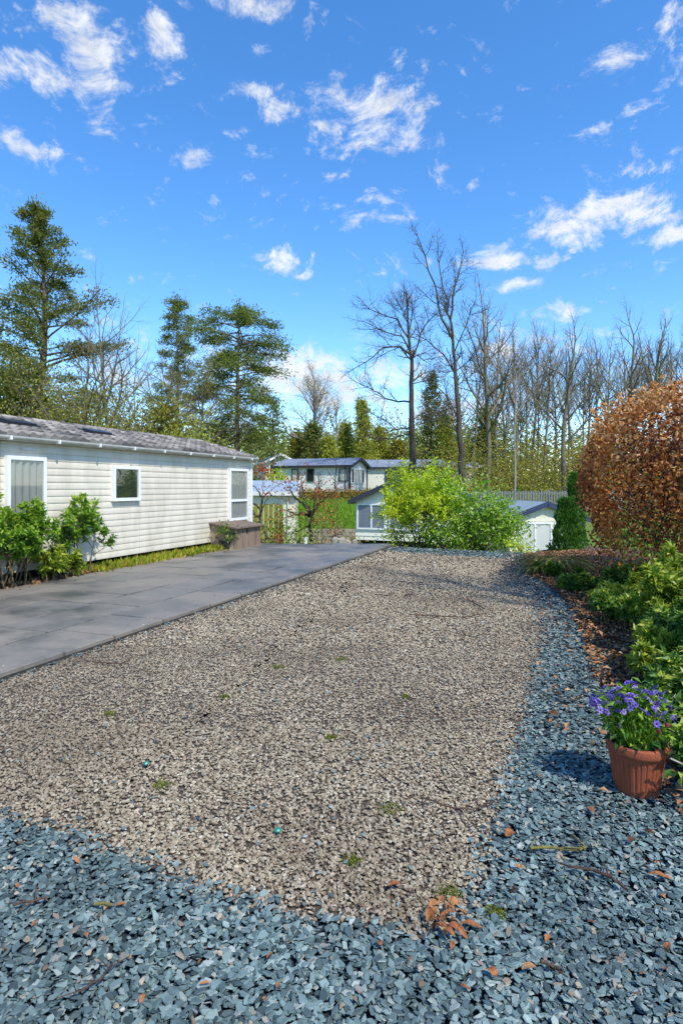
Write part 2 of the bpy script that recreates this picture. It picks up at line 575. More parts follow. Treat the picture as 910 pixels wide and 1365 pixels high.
M['beech'] = m_leaf('copper beech leaves', ['#4e2612', '#8a4820', '#b46c30', '#d8964a', '#e8b87c'], .3, .5, [0, .28, .56, .82, 1])
M['litter'] = m_leaf('dead leaves', ['#4c3020', '#7a4c2e', '#a06c42', '#bf9468', '#7c6a54'], .1, .7)
M['straw'] = m_leaf('dead straw', ['#7a6432', '#a08a48', '#bca862', '#8f9446'], .25, .7)
M['weed'] = m_leaf('yellow green weeds', ['#6e8a1e', '#93a82a', '#b8bc40', '#c4a048'], .5, .5)
M['grass'] = m_leaf('bright grass', ['#66922a', '#83b02c', '#9cc43a', '#afce50'], .5, .5)
M['brush'] = m_leaf('budding brush', ['#6b6828', '#8a8634', '#a8a03e', '#bcb84c'], .4, .6)
M['brush_green'] = m_leaf('far spring leaves', ['#687a2e', '#8a9a3c', '#a8b24a', '#c4c85e'], .45, .6)
M['brush_gold'] = m_leaf('far golden leaves', ['#786228', '#9a8034', '#b8a242', '#cfba5c'], .4, .6)
M['orange'] = m_leaf('orange leaves', ['#8a2f14', '#b0481e', '#c96a30', '#a58058'], .3, .5)
M['orange_leaf'] = m_object_random('fallen orange leaf', ['#8f5428', '#a86b34', '#7a4626', '#a88252'], .65, '#5c3820', 20, .2, .5)
M['purple'] = m_leaf('purple petals', ['#4c359c', '#6b51bc', '#8f78d0', '#b3a0e0'], .35, .5)
M['yellow_eye'] = m_plain('dark eye', '#2a1650', .7)
M['red_bud'] = m_plain('red bud', '#7a2030', .6)
M['moss'] = m_leaf('moss', ['#4e5a16', '#6b7422', '#8a8f2e'], .2, .8)
M['teal_glass'] = m_plain('teal pebble', '#2a7866', .3)
M['brush_far'] = m_leaf('far grey green wood', ['#4c5236', '#646a44', '#7d8052', '#93905e'], .35, .7)

# ------------------------------------------------------------------ the site
DIR = np.array([.3511, .9363])          # the way the drive, the paving and the homes run
RIGHT = np.array([.9363, -.3511])
AX = math.atan2(DIR[1], DIR[0])


def site(u, s):
    """u along the drive, s to the right of it."""
    p = DIR * u + RIGHT * s
    return float(p[0]), float(p[1])


def ground_z(x, y):
    x = np.asarray(x, float); y = np.asarray(y, float)
    ky = [-400, 15.5, 16.6, 18.5, 21, 30, 33, 35, 40, 44, 60, 110, 400, 1500]
    kz = [-.04, -.04, -.5, -1.2, -1.5, -1.5, -1.2, -.5, .5, .85, 1.3, 2.2, 3, 3]
    ry = [-400, 13.9, 15.2, 17.5, 20, 28, 31, 34, 42, 46, 60, 110, 400, 1500]
    rz = [-.04, -.04, -.6, -1.6, -2.0, -2.0, -.5, .15, .35, .5, 1.1, 2.0, 3, 3]
    a = np.interp(y, ky, kz); b = np.interp(y, ry, rz)
    t = np.clip((x - 3.0) / 3.0, 0, 1); t = t * t * (3 - 2 * t)
    z = a * (1 - t) + b * t
    l = np.clip((-x - 5.0) / 4.0, 0, 1)
    return z * (1 - l) + np.maximum(z, -.04) * l


def gz(x, y):
    return float(ground_z(x, y))


def make_ground():
    xs = np.unique(np.concatenate([np.linspace(-900, -40, 14), np.arange(-40, 41, 1.0), np.linspace(40, 900, 14)]))
    ys = np.unique(np.concatenate([np.linspace(-300, -6, 8), np.arange(-6, 70, .7), np.linspace(70, 1400, 22)]))
    X, Y = np.meshgrid(xs, ys, indexing='ij')
    Z = ground_z(X, Y)
    hump = (np.sin(X * .9) * np.sin(Y * .7) * .03) * ((Y > 17) | (np.abs(X) > 9))
    V = np.stack([X, Y, Z + hump], -1).reshape(-1, 3)
    n = len(ys)
    i, j = np.meshgrid(np.arange(len(xs) - 1), np.arange(n - 1), indexing='ij')
    q = np.stack([i * n + j, (i + 1) * n + j, (i + 1) * n + j + 1, i * n + j + 1], -1).reshape(-1, 4)
    mb = MB(); mb.add(V, [q])
    return mb.build('ground', M['grass_ground'], kind='structure', smooth=True)


make_ground()


def inside(poly, pts):
    x, y = pts[:, 0], pts[:, 1]
    r = np.zeros(len(pts), bool)
    n = len(poly)
    for i in range(n):
        x1, y1 = poly[i]; x2, y2 = poly[(i + 1) % n]
        if y1 == y2:
            continue
        c = ((y1 > y) != (y2 > y)) & (x < (x2 - x1) * (y - y1) / (y2 - y1) + x1)
        r ^= c
    return r


PAVE_L, PAVE_R = -7.47, -4.09
# gravel drive: paving edge on the left, slate at the front and along the right
near_front = [G(0, 1085), G(95, 1110), G(180, 1142), G(260, 1178), G(330, 1195), G(430, 1222), G(520, 1238), G(575, 1248), G(628, 1205), G(655, 1110),
              G(678, 1020), G(702, 940), G(716, 880), G(722, 835), G(712, 800), G(694, 762), G(684, 745), G(560, 738.5), G(505, 733)]
left_edge = [site(16.0, PAVE_R + .02), site(0.0, PAVE_R + .02)]
GRAVEL = near_front + [site(15.3, PAVE_R + .0)] + [site(3.0, PAVE_R)] + [(-3.2, 2.75)]
BED = [G(706, 738), G(697, 757), G(722, 775), G(742, 795), G(775, 830), G(800, 872), G(818, 905), (1.98, 4.3), (1.78, 3.6), (1.72, 3.0), (1.62, 2.3), (1.6, 1.2), (5.5, 1.2), (7.5, 14.2)]
SLATE = [(-3.4, 1.1), (1.75, 1.1)] + [(x + .06, y) for (x, y) in BED[::-1][2:]] + [(4.2, 13.6), (1.25, 15.1), (.95, 14.6), (-3.4, 2.9)]


def flat_sheet(name, poly, z, mat):
    mb = MB()
    v = [(p[0], p[1], z) for p in poly]
    mb.add(v, [tuple(range(len(v)))])
    return mb.build(name, mat, kind='structure')


flat_sheet('slate_border', [(-3.6, .4), (1.8, .4), (2.3, 4.3), (3.4, 8.0), (4.2, 10.5), (4.3, 13.6), (1.4, 15.2), (-4.6, 15.2), (-8.5, 4)], -.022, M['slate_base'])
flat_sheet('gravel_drive', GRAVEL, -.012, M['gravel_base'])


def scatter(poly, dens, ymin, ymax, jit, g, exclude=None):
    xs = [p[0] for p in poly]; ys = [p[1] for p in poly]
    y0, y1 = max(min(ys), ymin), min(max(ys), ymax)
    x0, x1 = min(xs), max(xs)
    n = int(dens * (x1 - x0) * (y1 - y0))
    p = np.stack([g.uniform(x0, x1, n), g.uniform(y0, y1, n)], 1)
    keep = inside(poly, p + g.normal(size=p.shape) * jit)
    # what the picture, or a step to either side of it, can show
    keep &= np.abs(p[:, 0]) < p[:, 1] * .6 + .55
    if exclude is not None:
        keep &= ~inside(exclude, p + g.normal(size=p.shape) * jit)
    return p[keep]


def stones(mb, p, Lr, asp, thick, sides, g, z0=-.012, tiltmax=.35, top=.72, rnd=None, zj=.012, flat=False):
    n = len(p)
    L = g.uniform(*Lr, n) * .5
    t = (np.arange(sides) + 0.0)[None] * 2 * math.pi / sides + g.normal(size=(n, sides)) * .22
    rad = 1 + g.normal(size=(n, sides)) * .13
    ax = L[:, None] * np.cos(t) * rad
    ay = (L * g.uniform(*asp, n))[:, None] * np.sin(t) * rad
    h = L * g.uniform(*thick, n)
    lo = np.stack([ax, ay, np.zeros_like(ax)], -1)
    sh = g.normal(size=(n, 1, 2)) * L[:, None, None] * .12
    hi = np.stack([ax * top, ay * top, np.broadcast_to(h[:, None], ax.shape) * (1 + g.normal(size=ax.shape) * .12)], -1)
    hi[:, :, :2] += sh
    v = np.concatenate([lo, hi], 1)
    yaw = g.uniform(0, 2 * math.pi, n); tl = np.abs(g.normal(size=n)) * tiltmax; ta = g.uniform(0, 2 * math.pi, n)
    c, s_ = np.cos(yaw)[:, None], np.sin(yaw)[:, None]
    x = v[..., 0] * c - v[..., 1] * s_; y = v[..., 0] * s_ + v[..., 1] * c; z = v[..., 2]
    dx, dy = np.cos(ta)[:, None], np.sin(ta)[:, None]
    a = x * dx + y * dy; b = -x * dy + y * dx
    ct, st = np.cos(tl)[:, None], np.sin(tl)[:, None]
    a2 = a * ct - z * st; z2 = a * st + z * ct
    x = a2 * dx - b * dy; y = a2 * dy + b * dx
    zz = z0 + g.uniform(0, zj, n)[:, None] + (L * np.sin(tl) * .6)[:, None]
    V = np.stack([x + p[:, :1], y + p[:, 1:2], z2 + zz], -1).reshape(-1, 3)
    if flat:
        # small far stones: one facet to each side of an off-centre top
        ap = np.stack([x[:, sides] + p[:, 0], y[:, sides] + p[:, 1], z2[:, sides] + zz[:, 0]], -1)
        V = np.concatenate([np.stack([x + p[:, :1], y + p[:, 1:2], z2 + zz], -1)[:, :sides], ap[:, None] * .4 + .6 * np.stack([p[:, 0], p[:, 1], z2[:, sides] + zz[:, 0]], -1)[:, None]], 1).reshape(-1, 3)
        j = np.arange(sides)
        f = np.stack([j, (j + 1) % sides, np.full(sides, sides)], 1)[None] + (np.arange(n) * (sides + 1))[:, None, None]
        mb.add(V, [f.reshape(-1, 3)], [np.repeat(g.random(n), sides)])
        return
    k = sides
    j = np.arange(k); j2 = (j + 1) % k
    base = (np.arange(n) * 2 * k)[:, None, None]
    side = (np.stack([j, j2, k + j2, k + j], 1)[None] + base).reshape(-1, 4)
    cap = (np.arange(k, 2 * k)[None] + base[:, 0]).reshape(-1, k)
    r = g.random(n) if rnd is None else rnd
    if k == 4:
        mb.add(V, [np.concatenate([side, cap])], [np.concatenate([np.repeat(r, k), r])])
    else:
        mb.add(V, [side, cap], [np.repeat(r, k), r])


def make_stones():
    g = np.random.default_rng(21)
    mb = MB()
    for (y0, y1, dens, Lr, k) in ((1.0, 2.3, 6300, (.017, .040), 5), (2.3, 3.6, 5200, (.018, .040), 5), (3.6, 5.5, 2900, (.022, .045), 4),
                                  (5.5, 9, 1300, (.03, .056), 4), (9, 15.2, 700, (.035, .075), 4)):
        p = scatter(SLATE, dens, y0, y1, .04 if y0 < 5 else .09, g, exclude=GRAVEL)
        stones(mb, p, Lr, (.40, .8), (.09, .22), k, g, z0=-.012, tiltmax=.30, top=.9, zj=.016, flat=y0 >= 5.5)
    # a few small stones kicked up on the edge of the paving
    u = g.uniform(2, 14, 150); s = PAVE_R - .02 - np.abs(g.normal(size=150)) * .14
    pk = DIR[None] * u[:, None] + RIGHT[None] * s[:, None]
    pk = pk[pk[:, 1] < 15]
    mk = MB(); stones(mk, pk, (.010, .024), (.5, .9), (.35, .6), 5, g, z0=.057, tiltmax=.15, zj=.003)
    mk.build('stray_stones', M['gravel'], kind='stuff')
    # scattered chips that strayed on to the gravel
    p = scatter(GRAVEL, 26, 1.5, 9, .02, g)
    stones(mb, p, (.015, .03), (.5, .8), (.15, .3), 5, g, z0=.0, tiltmax=.25, top=.8)
    mb.build('slate_chips', M['slate'], kind='stuff')
    mb = MB()
    for (y0, y1, dens, Lr, k) in ((1.2, 2.6, 9000, (.010, .0225), 5), (2.6, 3.8, 6800, (.011, .024), 4), (3.8, 5.6, 4700, (.012, .026), 4),
                                  (5.6, 8.2, 2700, (.017, .036), 4), (8.2, 11.5, 1300, (.024, .05), 4), (11.5, 15.2, 640, (.03, .07), 4)):
        p = scatter(GRAVEL, dens, y0, y1, .05 if y0 < 5 else .16, g)
        stones(mb, p, Lr, (.5, .9), (.28, .55), k, g, z0=-.009, tiltmax=.30, top=.8, zj=.009, flat=y0 >= 3.8)
    p = scatter(SLATE, 40, 1.2, 8, .02, g, exclude=GRAVEL)
    stones(mb, p, (.013, .028), (.6, .95), (.4, .8), 5, g, z0=.004)
    mb.build('gravel_stones', M['gravel'], kind='stuff')


make_stones()


def clip_y(poly, ymax):
    out = []
    for i in range(len(poly)):
        a, b = poly[i], poly[(i + 1) % len(poly)]
        if a[1] <= ymax:
            out.append(a)
        if (a[1] <= ymax) != (b[1] <= ymax):
            t = (ymax - a[1]) / (b[1] - a[1])
            out.append((a[0] + (b[0] - a[0]) * t, ymax))
    return out


def make_paving():
    g = np.random.default_rng(5)
    YB = 15.25
    base_poly = clip_y([site(-.5, PAVE_L), site(-.5, PAVE_R - .012), site(19, PAVE_R - .012), site(19, PAVE_L)], YB - .01)
    mb = MB(); mb.prism(base_poly, -.05, .022)
    pv = mb.build('paving', m_plain('mortar bed', '#3a342d', .9, '#27221c', 10, .6), kind='structure')
    cols = [0, .62, 1.24, 1.98, 2.66, 3.38]
    for ci in range(5):
        s0, s1 = PAVE_L + cols[ci], PAVE_L + cols[ci + 1]
        u = 1.6 - g.uniform(0, .6)
        while u < 18.5:
            L = g.choice([.62, .75, .93, .93])
            gap = .013
            q = clip_y([site(u + gap, s0 + gap), site(u + gap, s1 - gap), site(u + L - gap, s1 - gap), site(u + L - gap, s0 + gap)], YB)
            u += L
            if len(q) < 3:
                continue
            c = np.mean(q, axis=0)
            zt = .058 + g.normal() * .003
            tx, ty = g.normal(size=2) * .002
            top = [(c[0] + (x - c[0]) * .985, c[1] + (y - c[1]) * .985, zt + (x - c[0]) * tx + (y - c[1]) * ty) for x, y in q]
            mid = [(x, y, zt - .008 + (x - c[0]) * tx + (y - c[1]) * ty) for x, y in q]
            low = [(x, y, .020) for x, y in q]
            k = len(q)
            v = [(a[0] - c[0], a[1] - c[1], a[2]) for a in top + mid + low]
            f = [tuple(range(k))] + [(k + i, k + (i + 1) % k, (i + 1) % k, i) for i in range(k)] + [(2 * k + i, 2 * k + (i + 1) % k, k + (i + 1) % k, k + i) for i in range(k)]
            m = MB(); m.add(v, f)
            m.build('flagstone', M['flag'], pv, loc=(c[0], c[1], 0))


make_paving()


# ------------------------------------------------------------------ windows and holiday homes
def window(par, O, U, Nn, w, h, cover, frame_mat, fw=.055, mull=(), trans=(), depth=.05, curtain_waves=0, name='window', cov_mat=None, pane_mat=None):
    """Frame (the window), its panes and the cloth or dark unlit-room sheet behind them, standing a little proud of the wall."""
    Z = (0, 0, 1)
    O = np.array(O, float); U = np.array(U, float); Nn = np.array(Nn, float)
    fr = MB()
    fr.obox(O, U, Z, Nn, (0, fw), (0, h), (-.01, depth)); fr.obox(O, U, Z, Nn, (w - fw, w), (0, h), (-.01, depth))
    fr.obox(O, U, Z, Nn, (fw, w - fw), (0, fw), (-.01, depth - .002)); fr.obox(O, U, Z, Nn, (fw, w - fw), (h - fw, h), (-.01, depth - .002))
    for m in mull:
        fr.obox(O, U, Z, Nn, (m - fw / 2, m + fw / 2), (fw, h - fw), (-.01, depth - .004))
    for q in trans:
        fr.obox(O, U, Z, Nn, (fw, w - fw), (q - fw / 2, q + fw / 2), (-.01, depth - .006))
    f = fr.build(name, frame_mat, par)
    p = MB()
    us = [fw] + [x for m in mull for x in (m - fw / 2, m + fw / 2)] + [w - fw]
    vs = [fw] + [x for q in trans for x in (q - fw / 2, q + fw / 2)] + [h - fw]
    for i in range(0, len(us), 2):
        for j in range(0, len(vs), 2):
            p = MB()
            p.obox(O, U, Z, Nn, (us[i], us[i + 1]), (vs[j], vs[j + 1]), (depth - .016, depth - .011))
            p.build('pane', pane_mat or M['glass'], f)
    if cover:
        cb = MB()
        n = max(2, int(curtain_waves * 10)) if curtain_waves else 2
        t = np.linspace(fw, w - fw, n)
        off = .042 + (.016 * np.sin(t * curtain_waves * 2 * math.pi / w + .6 * np.sin(t * 9)) if curtain_waves else 0 * t)
        v = []
        for uu, oo in zip(t, off):
            a = O + U * uu + Nn * oo
            v.append(a + np.array([0, 0, fw])); v.append(a + np.array([0, 0, h - fw]))
        cb.add(v, [(2 * i, 2 * i + 2, 2 * i + 3, 2 * i + 1) for i in range(n - 1)])
        cb.build(cover, cov_mat or M['curtain'], f, smooth=True)
    return f


def near_home():
    x, y = site(0, 0)
    u_end = float(np.dot([-2.397, 15.9], DIR)); s_wall = float(np.dot([-2.397, 15.9], RIGHT))
    ox, oy = site(u_end, s_wall)
    t = thing('static_caravan', 'long cream clapboard caravan with brown tiled roof beside the paved terrace', 'static caravan', (ox, oy, 0), AX)
    L, W, zb, ze, zr = 10.6, 3.05, .2, 2.26, 2.67
    # local x runs to the far end (0), y away from the terrace
    core = MB()
    core.prism([(0.0, zb), (W, zb), (W, ze + .0), (W / 2, zr - .06), (0.0, ze)], -L, 0, axis=0)
    core.build('wall', M['clad_back'], t)
    sk = MB(); sk.box((-L / 2, .75, .11), (L - .4, .9, .18)); sk.build('chassis', M['dark'], t)
    g = np.random.default_rng(2)
    rows = 18
    ph = (ze - zb) / rows
    xs = [(-L, -7.52), (-7.514, -4.435), (-4.429, -.055)]
    me = {}
    for r in range(rows):
        for (a, b) in xs:
            w_ = b - a
            key = round(w_, 3)
            if key not in me:
                prof = [(-.002, 0), (-.013, .003), (-.0155, ph * .22), (-.014, ph * .55), (-.009, ph * .86), (-.002, ph * .995)]
                m = MB()
                v = [(0, p[0], p[1]) for p in prof] + [(w_, p[0], p[1]) for p in prof]
                k = len(prof)
                m.add(v, [(k + i, k + i + 1, i + 1, i) for i in range(k - 1)] + [tuple(range(k)), tuple(range(k, 2 * k))[::-1]])
                me[key] = m.mesh('cladding_board'); me[key].materials.append(M['clad'])
            o = link('cladding_board', me[key], t, loc=(a, 0, zb + r * ph))
    c = MB()
    c.obox((0, 0, 0), (1, 0, 0), (0, 0, 1), (0, -1, 0), (-.06, .034), (zb, ze), (-.06, .036))
    c.build('corner_trim', M['white'], t)
    # windows on the terrace side
    U, Nn = (1, 0, 0), (0, -1, 0)
    window(t, (-7.46, -.004, .95), U, Nn, .72, 1.02, 'curtain', M['white'], .06, depth=.08, curtain_waves=6)
    window(t, (-5.23, -.004, 1.235), U, Nn, .74, .66, 'blind_or_dark', M['white'], .06, depth=.08, cov_mat=M['room'])  # no cloth here: a dark sheet painted as the unlit interior
    window(t, (-1.18, -.004, .66), U, Nn, .92, 1.3, 'curtain', M['white'], .06, trans=(.5,), depth=.08, curtain_waves=7)
    v = MB(); v.box((-7.05, -.036, 2.08), (.24, .012, .03)); v.build('air_vent', M['grey_white'], t)
    # roof: one tile after another on the near slope, sheet on the far one
    sl = math.hypot(W / 2 + .13, (zr - ze) * (W / 2 + .13) / (W / 2)); ang = math.atan2(zr - ze, W / 2)
    e = np.array([0, -.13, ze + .02 - .13 * math.tan(ang)]); up = np.array([0, math.cos(ang), math.sin(ang)]); nn = np.array([0, -math.sin(ang), math.cos(ang)])
    sh = MB()
    sh.obox(e, (1, 0, 0), up, nn, (-L - .05, .08), (0, sl), (0, .02))
    sh.obox((0, W + .13, e[2]), (1, 0, 0), (0, -math.cos(ang), math.sin(ang)), (0, math.sin(ang), math.cos(ang)), (-L - .05, .08), (0, sl + .002), (0, .06))
    rf = sh.build('roof', M['dark_trim'], t)
    tm = MB()
    tw, tl = .205, sl / 6 + .03
    pr = [(0, .0), (.035, .032), (.075, .038), (.11, .016), (.155, .002), (tw - .008, .004)]
    vv = []
    for (pu, ph_) in pr:
        vv.append((pu, 0, .042 + ph_)); vv.append((pu, tl, .012 + ph_)); vv.append((pu, 0, .004))
    ff = []
    for i in range(len(pr) - 1):
        a, b = i * 3, (i + 1) * 3
        ff += [(a, b, b + 1, a + 1), (a + 2, b + 2, b, a)]
    R3 = np.array([[1, 0, 0], up, nn])
    tm.add(np.array(vv) @ R3, ff)
    tme = tm.mesh('roof_tile'); tme.materials.append(M['tile'])
    n_c = int(L / tw)
    for r in range(6):
        for k in range(n_c + 1):
            p = e + np.array([.06 - (k + 1) * tw + (.15 if r % 2 else 0) * 0, 0, 0]) + up * (r * sl / 6) + nn * .02
            if p[0] < -9.6:
                continue
            link('roof_tile', tme, rf, loc=tuple(p))
    rc = MB()
    prof = [(-.10, -.02), (-.05, .035), (0, .055), (.05, .035), (.10, -.02)]
    rl = .33
    v = [(0, p[0], p[1]) for p in prof] + [(rl - .008, p[0] * .92, p[1] * .9) for p in prof]
    rc.add(v, [(i, i + 1, 6 + i, 5 + i) for i in range(4)])
    rme = rc.mesh('ridge_cap'); rme.materials.append(M['tile'])
    for k in range(30):
        link('ridge_cap', rme, rf, loc=(.02 - (k + 1) * rl, W / 2, e[2] + math.sin(ang) * sl + .045))
    for (xx, dd) in ((-6.9, .72), (-5.1, .72)):
        b = MB(); q = e + up * dd
        b.obox(q, (1, 0, 0), up, nn, (xx, xx + .62), (0, .34), (.02, .10)); b.obox(q, (1, 0, 0), up, nn, (xx + .05, xx + .57), (.04, .3), (.10, .125))
        b.build('rooflight', M['dark_plastic'], rf)
    # gutter and verge
    gm = MB()
    v = []
    for xx in (-L - .05, .09):
        for a in np.linspace(0, math.pi, 7):
            v.append((xx, -.165 - .048 * math.cos(a), e[2] + .012 - .05 * math.sin(a)))
    gm.add(v, [(i, i + 1, 8 + i, 7 + i) for i in range(6)])
    gm.box((-L / 2 + .02, -.114, e[2] - .02), (L + .13, .012, .075))
    gu = gm.build('gutter', M['grey_white'], t)
    br = MB(); br.box((0, -.165, -.02), (.03, .11, .062))
    bme = br.mesh('gutter_bracket'); bme.materials.append(M['white'])
    for k in range(12):
        link('gutter_bracket', bme, gu, loc=(-.3 - k * .9, 0, e[2] - .0))
    vg = MB()
    vg.obox(e, (1, 0, 0), up, nn, (.08, .11), (-.02, sl + .03), (-.09, .055))
    vg.obox((0, W + .13, e[2]), (1, 0, 0), (0, -math.cos(ang), math.sin(ang)), (0, math.sin(ang), math.cos(ang)), (.08, .109), (-.02, sl), (-.09, .05))
    vg.build('bargeboard', M['grey_white'], t)
    return t


near_home()


def home(label, loc, rz, L, W, zb, ze, zr, wall_m, roof_m, trim_m, wins, group=None, boards=False, skirt=True, over=.25, seams=0, side_trim=None):
    """A holiday home: local x along its ridge (0 is the front gable, the body runs to -L), y across (0..W)."""
    t = thing('holiday_home', label, 'holiday home', loc, rz, group)
    w_ = MB(); w_.prism([(0, zb), (W, zb), (W, ze), (W / 2, zr - .08), (0, ze)], -L, 0, axis=0)
    wall = w_.build('wall', wall_m, t)
    if boards:
        b = MB(); n = int((ze - zb) / .17); ph = (ze - zb) / n
        for i in range(n):
            z = zb + i * ph
            for (O, U, Nn, w) in (((0, 0, z), (0, 1, 0), (1, 0, 0), W), ((-L, 0, z), (1, 0, 0), (0, -1, 0), L)):
                O, U, Nn = map(np.array, (O, U, Nn))
                Z = np.array([0, 0, 1])
                v = [O + Nn * .028, O + Nn * .028 + U * w, O + Z * ph + Nn * .006 + U * w, O + Z * ph + Nn * .006, O, O + U * w]
                b.add(v, [(0, 1, 2, 3), (4, 5, 1, 0)])
        b.build('cladding', wall_m, wall, kind='stuff')
    if skirt:
        s = MB(); s.box((-L / 2, W / 2, zb - .3), (L - .35, W - .3, .6)); s.build('skirt', M['dark'], t)
    ang = math.atan2(zr - ze, W / 2)
    c, s_ = math.cos(ang), math.sin(ang)
    o = .22
    sl = (W / 2 + o) / c
    for k, (O, U) in enumerate((((0, -o, ze - o * math.tan(ang) + .01), (0, c, s_)), ((0, W + o, ze - o * math.tan(ang) + .01), (0, -c, s_)))):
        nn = (0, -s_, c) if k == 0 else (0, s_, c)
        if seams:
            step = (L + 2 * over) / seams
            for i in range(seams):
                r = MB(); a = over - (i + 1) * step
                r.obox((0, 0, 0), (1, 0, 0), U, nn, (0, step - .03), (0, sl + (.003 if k else 0)), (0, .05))
                r.build('roof_sheet', roof_m, t, loc=(a, O[1], O[2]))
        else:
            r = MB(); r.obox(O, (1, 0, 0), U, nn, (-L - over, over), (0, sl + (.003 if k else 0)), (0, .06))
            r.build('roof', roof_m, t)
        f = MB()
        f.obox(O, (1, 0, 0), U, nn, (over + .001, over + .05), (-.03, sl - .002), (-.14, .07))
        f.obox(O, (1, 0, 0), (0, 1 if k else -1, 0), (0, 0, 1), (-L - over, over), (0.002, .05), (-.12, .06))
        f.build('fascia', trim_m, t)
    dp = MB(); dp.tubes([((-.35, -.05, zb - .1), (-.35, -.05, ze - .12), .035, .035), ((-.35, -.05, ze - .12), (-.35, -o, ze - .05), .035, .035)], 8)
    dp.build('downpipe', trim_m, t, smooth=True)
    for (side, a, z0, w, h, cov, covm, mull, trans, fm) in wins:
        O, U, Nn = {'S': ((-L + a, -.0, z0), (1, 0, 0), (0, -1, 0)), 'E': ((.0, a, z0), (0, 1, 0), (1, 0, 0)), 'W': ((-L, W - a, z0), (0, -1, 0), (-1, 0, 0))}[side]
        window(t, O, U, Nn, w, h, cov, M[fm], .07, mull, trans, depth=.075, cov_mat=M[covm])
    if side_trim:
        for (xx, yy) in ((0, 0), (0, W), (-L, 0)):
            m = MB(); m.box((xx, yy, (zb + ze) / 2), (.14, .14, ze - zb)); m.build('corner_trim', side_trim, t)
    return t


# gables that look at the drive have their ridge along DIR: the front gable is at local x = 0 when the body is turned round
AR = AX + math.pi


def gable_home(label, corner, W, L, dz, turn=0.0, **k):
    """corner: the left foot of the gable as one looks along the drive from the camera."""
    return home(label, (corner[0], corner[1], dz), AR + R(turn), L, W, **k)


# with rz = AX + pi the local y axis points to the right of the drive
# 1. the home just below the end of the paving, big windows in its gable
z = gz(.5, 26)
gable_home('cream caravan with blue grey blinds in large gable windows behind the feathery lime shrub', (.62, 26.2), 3.9, 8.0, z + .08,
           zb=.62, ze=2.38, zr=3.22, wall_m=M['cream'], roof_m=M['navy'], trim_m=M['dark_trim'], boards=True,
           wins=[('E', .07, 1.08, 1.3, 1.12, 'blind_or_dark', 'curtain_blue', (.66,), (), 'white'), ('E', 1.5, 1.08, 1.3, 1.25, 'blind_or_dark', 'curtain_blue', (.66,), (), 'white')])
# 2. the home at the right, grey roof sheets
gable_home('clapboard caravan with pale grey sheet roof and navy edge beyond the clipped conifers', (7.15, 25.6), 3.2, 8.0, gz(8, 26) - .22, turn=24,
           zb=.6, ze=2.42, zr=3.02, wall_m=M['cream2'], roof_m=M['pale_roof'], trim_m=M['navy'], boards=True, seams=5, over=.18,
           wins=[('E', .38, .75, 1.45, 1.45, 'blind_or_dark', 'palegrey', (.72,), (), 'white'), ('E', 1.95, .75, 1.25, 1.45, 'blind_or_dark', 'palegrey', (.62,), (), 'white')])
# 3. long white home on the far terrace
gx, gy, gg = PX(466, 655, 46)
home('long white caravan on the far terrace with a dark edged roof and bay windowed gable', (gx, gy, .92), R(-20), 6.2, 4.3,
     .18, 2.25, 2.85, M['palegrey'], M['blue_roof'], M['dark_trim'],
     [('S', 1.35, 1.0, .55, 1.0, 'curtain', 'palegrey', (), (), 'dark_trim'), ('S', 2.65, 1.0, .6, 1.0, 'blind_or_dark', 'room', (), (), 'dark_trim'),
      ('S', 5.35, 1.0, .7, 1.0, 'curtain', 'palegrey', (), (), 'dark_trim'),
      ('E', .25, .85, .6, 1.15, 'curtain', 'room', (), (), 'white'), ('E', 1.0, .85, 1.7, 1.15, 'curtain', 'palegrey', (.85,), (), 'white'), ('E', 2.85, .85, .6, 1.15, 'curtain', 'room', (), (), 'white')],  # the two outer covers are dark sheets standing for the unlit room
     seams=7, side_trim=M['dark_trim'])
# 4. the one behind it to the right
gx, gy, gg = PX(590, 655, 52)
home('pale caravan with blue roof half hidden behind the long white one', (gx, gy, .95), R(-6), 7.4, 3.6, .18, 2.3, 2.95, M['cream'], M['blue_roof'], M['dark_trim'],
     [('S', 2.4, 1.0, .6, 1.0, 'blind_or_dark', 'room', (), (), 'dark_trim'), ('S', 3.6, .7, 1.0, 1.4, 'curtain', 'curtain_blue', (.5,), (), 'dark_trim')], seams=8)
# 5. flat grey roofed one with a veranda, further right
gx, gy, gg = PX(634, 645, 56)
home('grey caravan with nearly flat pale roof and open veranda behind the tall bare tree', (gx, gy, 1.1), R(4), 6.2, 3.4, .3, 2.35, 2.7, M['palegrey'], M['pale_roof'], M['grey_white'],
     [('S', .6, .5, .9, 1.6, 'blind_or_dark', 'room', (), (), 'white'), ('S', 4.3, 1.0, 1.2, .9, 'curtain', 'palegrey', (.6,), (), 'white')], over=.5)
# 6. low weathered metal roof just beyond the near caravan
gx, gy, gg = PX(394, 655, 27.5)
home('cream wall and low ice blue metal roof right behind the near caravan end', (gx, gy, gz(gx, gy)), R(2), 7.0, 3.2, .3, 2.78, 3.25, M['cream2'], M['ice_roof'], M['grey_white'],
     [('S', 4.4, 1.2, .8, .95, 'curtain', 'curtain', (), (), 'white')], seams=6, over=.1)
# 7. little gabled one far behind it
gx, gy, gg = PX(354, 618, 58)
home('small white gabled caravan with two dark windows far behind the lime bush', (gx, gy, 1.95), R(-72), 5.0, 2.9, .1, 2.0, 2.75, M['cream'], M['pale_roof'], M['white'],
     [('E', .35, .7, .75, 1.25, 'blind_or_dark', 'room', (), (), 'white'), ('E', 1.4, .7, 1.15, 1.25, 'blind_or_dark', 'room', (), (), 'white'), ('S', 3.2, .8, .5, 1.1, 'blind_or_dark', 'room', (), (), 'white')], skirt=False, over=.35)
